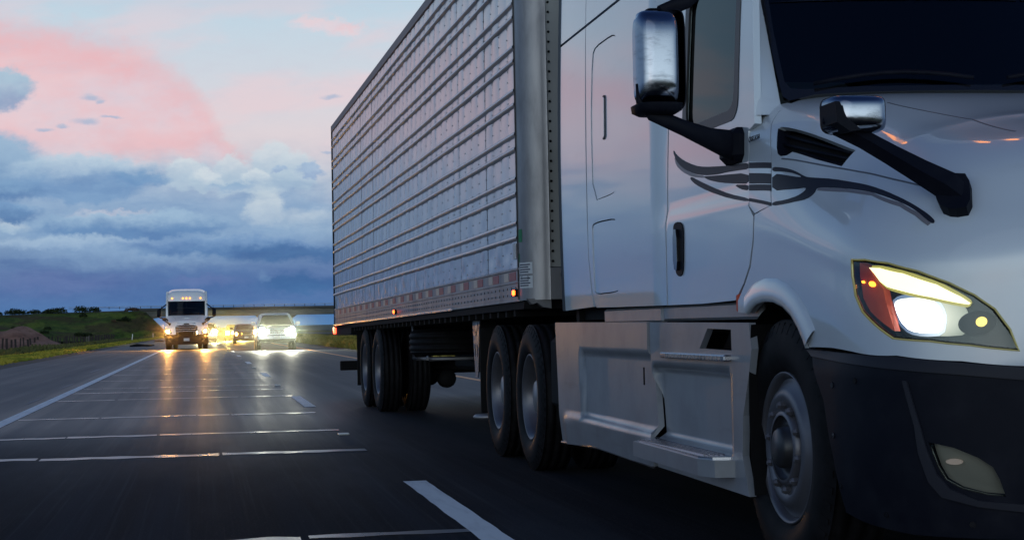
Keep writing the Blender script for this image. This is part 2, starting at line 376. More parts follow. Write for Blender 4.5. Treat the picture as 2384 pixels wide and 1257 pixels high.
def link_copy(o, parent=None, loc=None, rot=None, scale=None):
    c = o.copy(); COL.objects.link(c); c.parent = parent or o.parent
    if loc is not None: c.location = loc
    if rot is not None: c.rotation_euler = rot
    if scale is not None: c.scale = scale
    return c

# trimmed panel on a parametric surface: outline + holes in (u, v), real edge thickness
def pip(px, py, poly):
    poly = np.asarray(poly); x1, y1 = poly[:, 0], poly[:, 1]; x2, y2 = np.roll(x1, -1), np.roll(y1, -1)
    px = np.asarray(px)[:, None]; py = np.asarray(py)[:, None]
    c = ((y1 > py) != (y2 > py)) & (px < (x2-x1)*(py-y1)/(np.where(y2 == y1, 1e-9, y2-y1))+x1)
    return c.sum(1) % 2 == 1
def resamp(poly, step, smooth=0):
    P = [np.array(p, float) for p in poly]
    for _ in range(smooth):
        Q = []
        for i in range(len(P)):
            a, b = P[i], P[(i+1) % len(P)]; Q += [a*.78+b*.22, a*.22+b*.78]
        P = Q
    out = []
    for i in range(len(P)):
        a, b = P[i], P[(i+1) % len(P)]; n = max(1, int(np.ceil(np.hypot(*(b-a))/step)))
        for k in range(n): out.append(a+(b-a)*k/n)
    return np.array(out)
def panel(name, fn, outline, parent, m, holes=(), step=.05, off=0., thick=.02, ref=(0, .3, .6), mirror=False, smooth=0, hsm=0, dispf=None, **k):
    ol = resamp(outline, step, smooth); hs = [resamp(h, step, hsm) for h in holes]
    lo, hi = ol.min(0), ol.max(0)
    gx, gy = np.meshgrid(np.arange(lo[0]+step/2, hi[0], step), np.arange(lo[1]+step/2, hi[1], step)); gx, gy = gx.ravel(), gy.ravel()
    keep = pip(gx, gy, ol)
    for h in hs: keep &= ~pip(gx, gy, h)
    gx, gy = gx[keep], gy[keep]; allb = np.concatenate([ol]+hs)
    if len(gx):
        d = np.min((gx[:, None]-allb[:, 0])**2+(gy[:, None]-allb[:, 1])**2, 1); kk = d > (step*.35)**2; gx, gy = gx[kk], gy[kk]
    vs = [Vector(p) for p in allb]+[Vector((a, b)) for a, b in zip(gx, gy)]; es = []; b0 = 0; loops = []
    for L in [ol]+hs:
        n = len(L); es += [(b0+i, b0+(i+1) % n) for i in range(n)]; loops.append((b0, n)); b0 += n
    V, _, F, ov, _, _ = delaunay_2d_cdt(vs, es, [], 0, 1e-5)
    UV = np.array([tuple(v) for v in V]); F = [f for f in F if len(f) == 3]
    cen = np.array([UV[list(f)].mean(0) for f in F]); kf = pip(cen[:, 0], cen[:, 1], ol)
    for h in hs: kf &= ~pip(cen[:, 0], cen[:, 1], h)
    F = [f for f, q in zip(F, kf) if q]
    def nrm(uv):
        e = 2e-3; du = fn(uv[:, 0]+e, uv[:, 1])-fn(uv[:, 0]-e, uv[:, 1]); dv = fn(uv[:, 0], uv[:, 1]+e)-fn(uv[:, 0], uv[:, 1]-e)
        n = np.cross(du, dv); n /= np.linalg.norm(n, axis=1)[:, None]+1e-12; P = fn(uv[:, 0], uv[:, 1])
        R = np.array(ref, float) if ref != 'side' else np.stack([0*P[:, 0], P[:, 1], P[:, 2]], 1)
        s = np.sign(((P-R)*n).sum(1)); s[s == 0] = 1; return P, n*s[:, None]
    P, N = nrm(UV)
    P = P+N*off
    if dispf is not None: P = P+N*dispf(UV[:, 0], UV[:, 1])[:, None]
    vs3 = list(P); faces = []; ln = []
    for f in F:
        a, b, c = f; g = np.cross(P[b]-P[a], P[c]-P[a])
        if g@N[a] < 0: f = (a, c, b)
        faces.append(tuple(f)); ln += [N[i] for i in f]
    om = {}
    for i, o in enumerate(ov):
        for q in o: om[q] = i
    nsurf = len(faces)
    for (b, n) in loops:
        idx = [om.get(b+i, None) for i in range(n)]; idx = [i for i in idx if i is not None]; n = len(idx)
        cb = len(vs3); lipd = min(.004, thick*.4)
        for i in idx: vs3.append(P[i]); 
        for i in idx: vs3.append(P[i]-N[i]*thick)
        for i in range(n):
            j = (i+1) % n; q = [cb+i, cb+j, cb+n+j, cb+n+i]
            g = np.cross(np.asarray(vs3[q[1]])-vs3[q[0]], np.asarray(vs3[q[3]])-vs3[q[0]]); g /= np.linalg.norm(g)+1e-12
            faces.append(tuple(q)); ln += [g]*4
    v = np.array(vs3)
    if mirror:
        v = v*np.array([-1, 1, 1]); faces = [f[::-1] for f in faces]; l2 = []; c = 0
        for f in faces:
            seg = ln[c:c+len(f)][::-1]; l2 += [s*np.array([-1, 1, 1]) for s in seg]; c += len(f)
        ln = l2
    me = bpy.data.meshes.new(name); me.from_pydata([tuple(q) for q in v], [], faces); me.materials.append(m)
    me.polygons.foreach_set('use_smooth', [True]*len(faces))
    try:
        if dispf is None: me.normals_split_custom_set([tuple(q) for q in ln])
    except Exception as ex: print('norm', ex)
    me.update(); o = bpy.data.objects.new(name, me); COL.objects.link(o); o.parent = parent
    return tag(o, **k)

# ---- tractor front shell surface (local truck coords: x lateral, -y forward, z up) ----
NE,PA,PB,PY0=3.0,1.195,0.74,-0.6
def _plan_table():
    pts=[]
    a=np.linspace(0,1,4001)
    th=np.concatenate([(a**1.6)*0.25*np.pi, np.pi/2-((a[::-1])**1.6)*0.25*np.pi])
    x=-PA*np.cos(th).clip(0,1)**(2/NE); y=PY0-PB*np.sin(th).clip(0,1)**(2/NE)
    L=np.concatenate([[0],np.cumsum(np.hypot(np.diff(x),np.diff(y)))])
    return L,x,y
_L,_X,_Y=_plan_table()
S_SIDE=0.95; S_MAX=S_SIDE+_L[-1]
def plan(s):
    s=np.asarray(s,float)
    f=s-S_SIDE
    x=np.where(f<0,-PA,np.interp(f,_L,_X)); y=np.where(f<0,0.35-s,np.interp(f,_L,_Y))
    return x,y
VK=np.array([0,1.10,1.24,1.34,1.44,1.66,1.88,2.08,2.78])
# stations: s, then (g,z) for the nine knots
ST=[0.0,0.35,0.95,1.35,1.75,2.15,S_MAX]
G=[[1,1,1,.998,.990,.965,.90,.78,0],
   [1,1,1,.992,.975,.925,.835,.70,0],
   [1,1,.995,.965,.925,.82,.70,.56,0],
   [1,1,.992,.955,.905,.80,.66,.50,0],
   [1,1,.992,.955,.905,.80,.66,.50,0],
   [1,1,.995,.965,.925,.83,.70,.52,0],
   [1,1,.998,.98,.95,.87,.74,.55,0]]
Z=[[.2,1.30,1.46,1.56,1.66,1.83,1.92,1.955,1.985],
   [.2,1.28,1.42,1.52,1.61,1.77,1.86,1.90,1.935],
   [.2,1.18,1.31,1.40,1.465,1.60,1.69,1.735,1.80],
   [.2,1.10,1.24,1.33,1.40,1.53,1.63,1.69,1.76],
   [.2,1.10,1.24,1.33,1.40,1.53,1.62,1.68,1.75],
   [.2,1.18,1.31,1.39,1.45,1.56,1.64,1.69,1.75],
   [.2,1.30,1.42,1.49,1.53,1.60,1.65,1.69,1.75]]
ST=np.array(ST);G=np.array(G);Z=np.array(Z)
def _pch(x,xs,Y):
    # monotone-ish cubic hermite with finite-difference tangents, Y: (n,k)
    x=np.clip(x,xs[0],xs[-1]); i=np.clip(np.searchsorted(xs,x,side='right')-1,0,len(xs)-2)
    h=np.diff(xs); d=np.diff(Y,axis=0)/h[:,None]
    m=np.zeros_like(Y)
    w1=h[1:];w0=h[:-1]
    m[1:-1]=(d[:-1]*w1[:,None]+d[1:]*w0[:,None])/(w0+w1)[:,None]
    m[0]=d[0];m[-1]=d[-1]
    t=((x-xs[i])/h[i])[:,None]; hh=h[i][:,None]
    return ((1+2*t)*(1-t)**2)*Y[i]+(t*(1-t)**2)*hh*m[i]+(t*t*(3-2*t))*Y[i+1]+(t*t*(t-1))*hh*m[i+1]
def shell(s,v):
    s=np.atleast_1d(np.asarray(s,float));v=np.atleast_1d(np.asarray(v,float))
    GG=_pch(s,ST,G); ZZ=_pch(s,ST,Z)
    v=np.clip(v,0,VK[-1])
    n=len(s); h=np.diff(VK)
    i=np.clip(np.searchsorted(VK,v,side='right')-1,0,len(VK)-2); r=np.arange(n)
    def ev(Yk):
        d=np.diff(Yk,axis=1)/h
        m=np.zeros_like(Yk); m[:,1:-1]=(d[:,:-1]*h[1:]+d[:,1:]*h[:-1])/(h[1:]+h[:-1]); m[:,0]=d[:,0];m[:,-1]=d[:,-1]
        t=(v-VK[i])/h[i]; H=h[i]
        return (1+2*t)*(1-t)**2*Yk[r,i]+t*(1-t)**2*H*m[r,i]+t*t*(3-2*t)*Yk[r,i+1]+t*t*(t-1)*H*m[r,i+1]
    g=ev(GG); z=ev(ZZ)
    x,y=plan(s)
    side=s<S_SIDE
    X=x*g; Yy=np.where(side,y,PY0+(y-PY0)*g)
    return np.stack([X,Yy,z],1)
def bumpf(s,v):
    # bumper: v is height z; leans in below .6 and at the very top
    s=np.atleast_1d(np.asarray(s,float));v=np.atleast_1d(np.asarray(v,float))
    x,y=plan(s); g=1.012-0.05*np.clip((.62-v)/.4,0,1)**2-0.02*np.clip((v-.80)/.1,0,1)**2
    side=s<S_SIDE
    return np.stack([x*g,np.where(side,y,PY0+(y-PY0)*g),v],1)
def side(y,z):
    y=np.atleast_1d(np.asarray(y,float));z=np.atleast_1d(np.asarray(z,float))
    t=np.clip((y-1.63)/.15,0,1); t=t*t*(3-2*t)
    x=-(1.185+.02*t)+.045*np.clip(z-1.55,0,9)**1.5*(1-.85*t)+.012*(z-1.9)**2*t
    # waist crease of the door
    x=x+(1-t)*.012*np.clip((z-1.50)/.05,0,1)
    return np.stack([x,y,z],1)
def wshield(x,z):
    x=np.atleast_1d(np.asarray(x,float));z=np.atleast_1d(np.asarray(z,float))
    return np.stack([x,.015+.265*x*x+.45*(z-1.94),z],1)
OUT={
'hood':[(0.167,1.693),(0.276,1.474),(0.343,1.294),(0.14,1.246),(0.123,1.147),(0.076,1.05),(-0.002,0.984),(-0.105,0.918),(-0.108,0.871),(0.045,0.866),(0.096,0.887),(0.157,0.902),(0.265,0.913),(0.383,0.912),(0.493,0.902),(0.59,0.876),(0.664,0.837),(0.718,0.797),(0.745,0.77),(1.142,0.842),(1.386,0.875),(1.613,0.859),(1.808,0.818)],
'hood_top':[(0.294,2.728),(0.237,2.542),(0.193,2.365),(0.087,2.27),(0.035,2.131),(0.108,1.948)],
'cowl':[(0.333,1.293),(0.267,1.473),(0.16,1.692),(0.112,1.939),(0.072,1.944),(0.046,1.873),(0.036,1.78),(0.031,1.683),(-0.002,1.634),(0.034,1.492),(0.075,1.279),(0.14,1.252)],
'door':[(0.335,2.366),(0.298,2.087),(0.267,1.835),(0.35,1.814),(0.348,1.705),(0.319,1.495),(0.256,1.446),(0.274,1.349),(0.326,1.243),(0.405,1.174),(0.52,1.105)],
'window':[(0.491,2.322),(0.465,1.948),(0.497,1.887),(0.598,1.877),(0.916,1.926),(1.122,1.972),(1.196,2.026),(1.253,2.423),(1.233,2.481),(1.145,2.505)],
'wsframe':[(-1.044,2.403),(-1.039,2.22),(-1.035,2.041),(-1.029,1.952),(-1.007,1.931),(-0.971,1.938),(-0.905,1.953),(-0.744,1.953),(-0.58,1.951),(-0.084,1.944)],
'wsglass':[(-1.014,2.4),(-1.017,2.258),(-1.015,2.118),(-1.012,2.02),(-0.993,1.984),(-0.933,1.978),(-0.74,1.978),(-0.576,1.974),(-0.078,1.967)],
'wsband':[(-1.017,2.38),(-0.672,2.351),(-0.75,2.25)],
'bag1':[(3.082,2.588),(2.878,2.612),(2.571,2.612),(2.483,2.592),(2.453,2.556),(2.485,1.772),(2.526,1.735),(2.646,1.726),(3.053,1.721)],
'bag1h':[(2.854,2.288),(2.75,2.284),(2.746,2.055),(2.86,2.054)],
'bag2':[(3.109,1.592),(2.914,1.6),(2.511,1.59),(2.417,1.575),(2.384,1.531),(2.366,1.24),(2.4,1.202),(2.516,1.188),(3.088,1.192)],
'seam':[(3.211,2.763),(3.204,2.163),(3.213,1.657),(3.211,1.404),(3.135,1.175),(3.058,1.109)],
'sleepfront':[(1.748,2.642),(1.731,1.771),(1.743,1.099)],
'handle':[(1.446,1.474),(1.414,1.494),(1.347,1.496),(1.29,1.48),(1.271,1.442),(1.285,1.27),(1.309,1.24),(1.361,1.233),(1.411,1.252),(1.442,1.327)],
'lampout':[(1.15,1.194),(1.237,1.207),(1.348,1.206),(1.469,1.182),(1.573,1.143),(1.655,1.098),(1.721,1.043),(1.769,0.964),(1.796,0.876),(1.638,0.914),(1.504,0.933),(1.371,0.936),(1.302,0.97),(1.22,1.012),(1.174,1.064),(1.152,1.131)],
'drl':[(1.232,1.176),(1.282,1.181),(1.392,1.17),(1.522,1.135),(1.606,1.094),(1.639,1.07),(1.633,1.065),(1.6,1.072),(1.504,1.094),(1.39,1.112),(1.324,1.121),(1.291,1.135),(1.26,1.159)],
'main':[(1.339,1.069),(1.365,1.085),(1.43,1.094),(1.504,1.087),(1.532,1.062),(1.546,1.022),(1.539,0.967),(1.469,0.964),(1.412,0.971),(1.375,0.998),(1.353,1.033)],
'amber':[(1.17,1.184),(1.229,1.176),(1.27,1.136),(1.305,1.112),(1.315,1.081),(1.362,0.966),(1.345,0.972),(1.238,1.02),(1.194,1.06),(1.17,1.134)],
'amberlamp':[(1.25,1.121),(1.196,1.119),(1.659,0.998)],
'vent':[(0.24,1.666),(0.259,1.681),(0.309,1.684),(0.516,1.678),(0.774,1.666),(0.772,1.564),(0.602,1.552),(0.426,1.55),(0.392,1.525),(0.344,1.514),(0.312,1.524),(0.291,1.552)],
'creaseA':[(0.574,2.115),(0.756,2.172),(1.123,2.113),(1.59,1.939)],
'creaseB':[(0.357,1.503),(0.618,1.529),(0.888,1.568),(1.209,1.576),(1.368,1.55)],
'mount':[(1.424,1.537),(1.549,1.567),(1.614,1.385),(1.492,1.439)],
'fog':[(1.498,0.601),(1.581,0.584),(1.657,0.552),(1.702,0.521),(1.72,0.483),(1.736,0.424),(1.674,0.429),(1.598,0.447),(1.548,0.475),(1.524,0.518)],
'fogridge_o':[(1.413,0.804),(1.454,0.652),(1.464,0.565),(1.492,0.468),(1.531,0.42),(1.645,0.391),(1.789,0.375)],
'fogridge_i':[(1.429,0.804),(1.474,0.652),(1.492,0.582),(1.522,0.496),(1.561,0.448),(1.647,0.412),(1.791,0.4)],
'bumprear':[(0.686,0.907),(0.764,0.878),(0.905,0.721),(0.978,0.518),(1.018,0.325),(1.159,0.314)],
'bumptop':[(0.686,0.907),(1.375,0.887),(1.609,0.866),(1.808,0.849)],
'bumpline':[(0.764,0.878),(1.229,0.852),(1.613,0.824),(1.808,0.805)],
'hoodlamps':[(1.105,2.028),(1.29,2.045)],
'text':[(-0.03,1.586),(0.145,1.58)],
'decal_door1':[(1.492,1.856),(1.445,1.828),(1.318,1.786),(1.125,1.743),(0.975,1.722),(0.685,1.698),(0.486,1.686),(0.342,1.679),(0.343,1.652),(0.486,1.66),(0.654,1.667),(0.792,1.67),(0.974,1.683),(1.124,1.704),(1.273,1.737),(1.399,1.78),(1.476,1.827)],
'decal_door2':[(1.001,1.681),(0.792,1.666),(0.343,1.637),(0.344,1.591),(0.505,1.605),(0.716,1.627),(0.895,1.654)],
'decal_door3':[(0.534,1.603),(0.344,1.587),(0.345,1.562),(0.447,1.576)],
'decal_door4':[(1.187,1.698),(1.076,1.67),(0.843,1.617),(0.595,1.567),(0.331,1.528),(0.322,1.513),(0.594,1.547),(0.909,1.605),(1.11,1.653),(1.194,1.685)],
'decal_cowl1':[(0.041,1.464),(0.271,1.475),(0.281,1.449),(0.047,1.438)],
'decal_cowl2':[(0.052,1.417),(0.292,1.424),(0.311,1.381),(0.064,1.373)],
'decal_cowl3':[(0.065,1.369),(0.313,1.377),(0.323,1.351),(0.07,1.344)],
'decal_cowl4':[(0.073,1.313),(0.336,1.304),(0.339,1.29),(0.074,1.299)],
'decal_hood1':[(0.291,1.456),(0.415,1.464),(0.497,1.465),(0.588,1.455),(0.629,1.461),(0.781,1.494),(0.918,1.508),(1.058,1.513),(1.174,1.504),(1.277,1.48),(1.35,1.452),(1.412,1.419),(1.455,1.391),(1.486,1.365),(1.486,1.353),(1.472,1.356),(1.401,1.407),(1.351,1.434),(1.293,1.456),(1.198,1.476),(1.088,1.485),(0.986,1.478),(0.889,1.468),(0.793,1.45),(0.703,1.427),(0.704,1.397),(0.68,1.369),(0.63,1.346),(0.49,1.312),(0.353,1.291),(0.35,1.306),(0.484,1.327),(0.581,1.357),(0.628,1.391),(0.627,1.409),(0.538,1.382),(0.338,1.35),(0.305,1.425),(0.505,1.437),(0.571,1.449),(0.497,1.452),(0.405,1.445),(0.301,1.435)],
'decal_shade':[(0.71,1.427),(0.794,1.448),(0.891,1.466),(1.09,1.483),(1.294,1.454),(1.403,1.405),(1.473,1.354),(1.467,1.343),(1.393,1.392),(1.297,1.435),(1.099,1.468),(0.905,1.452),(0.713,1.413)],
'decal_shade2':[(1.475,1.823),(1.399,1.778),(1.273,1.735),(1.124,1.702),(0.974,1.681),(0.974,1.671),(1.166,1.694),(1.324,1.731),(1.436,1.773)],
}

# ------------------------------------------------------------------ white highway tractor (front axle at its origin, nose towards -y)
def line(a, b, n): return [(a[0]+(b[0]-a[0])*i/n, a[1]+(b[1]-a[1])*i/n) for i in range(n+1)]
def rrect(x0, x1, y0, y1, r, n=4):
    out = []
    for cx, cy, a0 in ((x1-r, y1-r, 0), (x0+r, y1-r, 90), (x0+r, y0+r, 180), (x1-r, y0+r, 270)):
        for i in range(n+1):
            a = math.radians(a0+90*i/n); out.append((cx+r*math.cos(a), cy+r*math.sin(a)))
    return out
def inset(poly, k):
    c = np.mean(poly, 0); return [tuple(c+(np.array(p)-c)*k) for p in poly]
def shrink(poly, d):
    P = np.array(poly, float); n = len(P); a = np.roll(P, 1, 0); b = np.roll(P, -1, 0); t = b-a; t /= np.linalg.norm(t, axis=1)[:, None]+1e-9
    area = .5*np.sum(P[:, 0]*b[:, 1]-b[:, 0]*P[:, 1]); nn = np.stack([-t[:, 1], t[:, 0]], 1)*(1 if area > 0 else -1)
    return [tuple(q) for q in P+nn*d]

TYRE_PROF = None
def tyre_profile(w, R=.51, r=.292):
    h = w/2; p = [(r, -h*.72), (r+.03, -h*.92), (r+.09, -h*1.0), (R-.07, -h*.97), (R-.025, -h*.86), (R-.004, -h*.76)]
    for g in (-.42, -.14, .14, .42):
        p += [(R, h*(g-.055)*1.6), (R-.012, h*(g-.045)*1.6), (R-.012, h*(g+.045)*1.6), (R, h*(g+.055)*1.6)]
    return p+[(R-.004, h*.76), (R-.025, h*.86), (R-.07, h*.97), (r+.09, h), (r+.03, h*.92), (r, h*.72), (r-.02, h*.5), (r-.02, -h*.5), (r, -h*.72)]
WHEELMESH = {}
def wheel(parent, kind, x, y, z, sgn):
    """sgn -1: outer face looks to -x. kinds: steer, dual"""
    e = empty('wheel', (x, y, z), parent=parent)
    key = (kind,)
    if key not in WHEELMESH:
        t = MB()
        if kind == 'steer': t.lathe(tyre_profile(.29), (.145, 0, 0), n=72)
        else: t.lathe(tyre_profile(.27), (.135, 0, 0), n=72); t.lathe(tyre_profile(.27), (.475, 0, 0), n=72)
        # moulded shoulder blocks
        for k in range(48):
            a = 2*math.pi*k/48; ca, sa = math.cos(a), math.sin(a)
            for xo in ((.012,) if kind == 'steer' else (.010,)):
                q = [Vector((xo, -.013, .455)), Vector((xo, .013, .455)), Vector((xo+.016, .013, .497)), Vector((xo+.016, -.013, .497))]
                rot = Matrix.Rotation(a, 3, 'X'); vs = [rot @ v for v in q]+[rot @ (v+Vector((-.004, 0, 0))) for v in q]
                t.add(vs, [(4, 5, 6, 7), (0, 1, 5, 4), (1, 2, 6, 5), (2, 3, 7, 6), (3, 0, 4, 7)])
        ty = t.build('tyre', RUBBER, e, recalc=True)
        r = MB()
        if kind == 'steer':
            r.lathe([(.262, .10), (.283, .035), (.296, .020), (.302, .022), (.302, .034), (.287, .05)], n=64)
            r.lathe([(.275, .052), (.262, .052), (.235, .020), (.205, .008), (.178, .022), (.158, .030), (.150, .030)], n=64)
        else:
            r.lathe([(.302, .034), (.302, .022), (.296, .019), (.288, .024), (.272, .048), (.262, .060), (.258, .150), (.250, .176), (.205, .192), (.150, .186), (.120, .180)], n=64)
        ri = r.build('rim', RIM, e)
        h = MB()
        if kind == 'steer': h.lathe([(.152, .034), (.150, .012), (.140, .004), (.128, .004)], n=48); dd = MB().lathe([(.128, .006), (.120, .028), (.085, .034), (.080, -.004), (.070, -.016), (.0, -.018)], n=40)
        else: h.lathe([(.125, .185), (.120, .075), (.105, .060), (.0, .054)], n=48); dd = None
        for k in range(10):
            a = 2*math.pi*k/10+.2; rad = .168; xb = .028 if kind == 'steer' else .188
            h.lathe([(.017, xb), (.017, xb-.022), (.010, xb-.034), (0, xb-.034)], (0, rad*math.cos(a), rad*math.sin(a)), n=6, smooth=False)
        hu = h.build('hub', RIM if kind == 'steer' else ALU, e)
        cap = dd.build('hub_cap', MATS['hub_dark'], e) if dd else None
        WHEELMESH[key] = [o.data for o in (ty, ri, hu, cap) if o]
    else:
        for nm, me in zip(('tyre', 'rim', 'hub', 'hub_cap'), WHEELMESH[key]):
            o = bpy.data.objects.new(nm, me); COL.objects.link(o); o.parent = e
    if sgn > 0: e.rotation_euler = (0, 0, math.pi)
    return e
mat('hub_dark', color=(.03, .03, .035, 1), metal=.4, rough=.4)

def lamp_unit(par, O, mir, lit=True):
    sh = shell; kw = dict(step=.03, mirror=mir)
    out = O['lampout']
    hl = panel('headlight', sh, out, par, MATS['lamp_housing'], off=-.085, thick=.004, **kw)
    # housing wall, and rim with the DRL glow painted in
    ol = resamp(out, .03); P = sh(ol[:, 0], ol[:, 1])
    def nn(ol):
        e = 2e-3; du = sh(ol[:, 0]+e, ol[:, 1])-sh(ol[:, 0]-e, ol[:, 1]); dv = sh(ol[:, 0], ol[:, 1]+e)-sh(ol[:, 0], ol[:, 1]-e)
        n = np.cross(du, dv); n /= np.linalg.norm(n, axis=1)[:, None]; s = np.sign(((P-np.array([0, .3, .6]))*n).sum(1)); return n*s[:, None]
    N = nn(ol); i2 = np.array(shrink([tuple(q) for q in ol], .006)); Pi = sh(i2[:, 0], i2[:, 1])
    mx = np.array([-1, 1, 1]) if mir else np.array([1, 1, 1])
    g = np.stack([P*mx, (P+N*.003)*mx, (Pi+N*.002)*mx, (Pi-N*.004)*mx])
    MB().grid(g, wrap=True, flip=False).build('housing_rim', MATS['painted_glow_rim'], hl)
    MB().grid(np.stack([(Pi-N*.004)*mx, (P-N*.085)*mx]), wrap=True).build('housing_wall', MATS['lamp_housing'], hl)
    panel('drl_strip', sh, O['drl'], hl, E_DRL if lit else CHROME, off=-.020, thick=.03, **kw)
    if lit:  # added emissive panels painting a halo around DRL strip and main lamp
        panel('glow_halo', sh, shrink(O['drl'], -.010), hl, E_HALO, off=-.030, thick=.02, smooth=1, **kw)
        mo = O['main']; cm_ = np.mean(mo, 0); panel('glow_halo', sh, [tuple(cm_+np.array([.045, -.002])+(np.array(q)-cm_)*np.array([1.42, 1.10])) for q in mo], hl, E_HALO2, off=-.062, thick=.02, smooth=1, **kw)
    panel('lamp_bezel', sh, shrink(O['main'], -.012), hl, CHROME, holes=[shrink(O['main'], .001)], off=-.040, thick=.006, smooth=1, hsm=1, **kw)
    panel('main_lamp', sh, O['main'], hl, E_MAIN if lit else CHROME, off=-.045, thick=.03, smooth=1, **kw)
    panel('amber_reflector', sh, O['amber'], hl, AMBREF, off=-.022, thick=.03, **kw)
    for (uv, r) in ((O['amberlamp'][0], .013), (O['amberlamp'][1], .006)):
        panel('marker_bulb', sh, [(uv[0]+r*1.25*math.cos(a), uv[1]+r*.7*math.sin(a)) for a in np.linspace(0, 2*math.pi, 13)[:-1]], hl, E_AMBER, off=-.016, thick=.01, mirror=mir)
    c = O['amberlamp'][2]
    panel('projector_bowl', sh, [(c[0]+.068*math.cos(a), c[1]+.045*math.sin(a)) for a in np.linspace(0, 2*math.pi, 21)[:-1]], hl, MATS['trim_grey'], off=-.060, thick=.03, **kw)
    panel('projector_bulb', sh, [(c[0]+.016+.020*math.cos(a), c[1]+.004+.018*math.sin(a)) for a in np.linspace(0, 2*math.pi, 13)[:-1]], hl, E_YEL, off=-.050, thick=.02, mirror=mir)
    panel('lens', sh, shrink(out, .012), hl, LENS, off=-.002, thick=.004, **kw)
    return hl
mat('lamp_housing', color=(.012, .016, .016, 1), rough=.25, metal=.5); mat('painted_glow_rim', color=(.20, .20, .12, 1), rough=.25, metal=.5, em=(.9, .85, .25, 1), ems=.10)  # rim's yellow tint and emission stand for DRL glow on its edge
HANDLE_BLUE = mat('recess_shadow_plastic', color=(.05, .05, .06, 1), rough=.4)

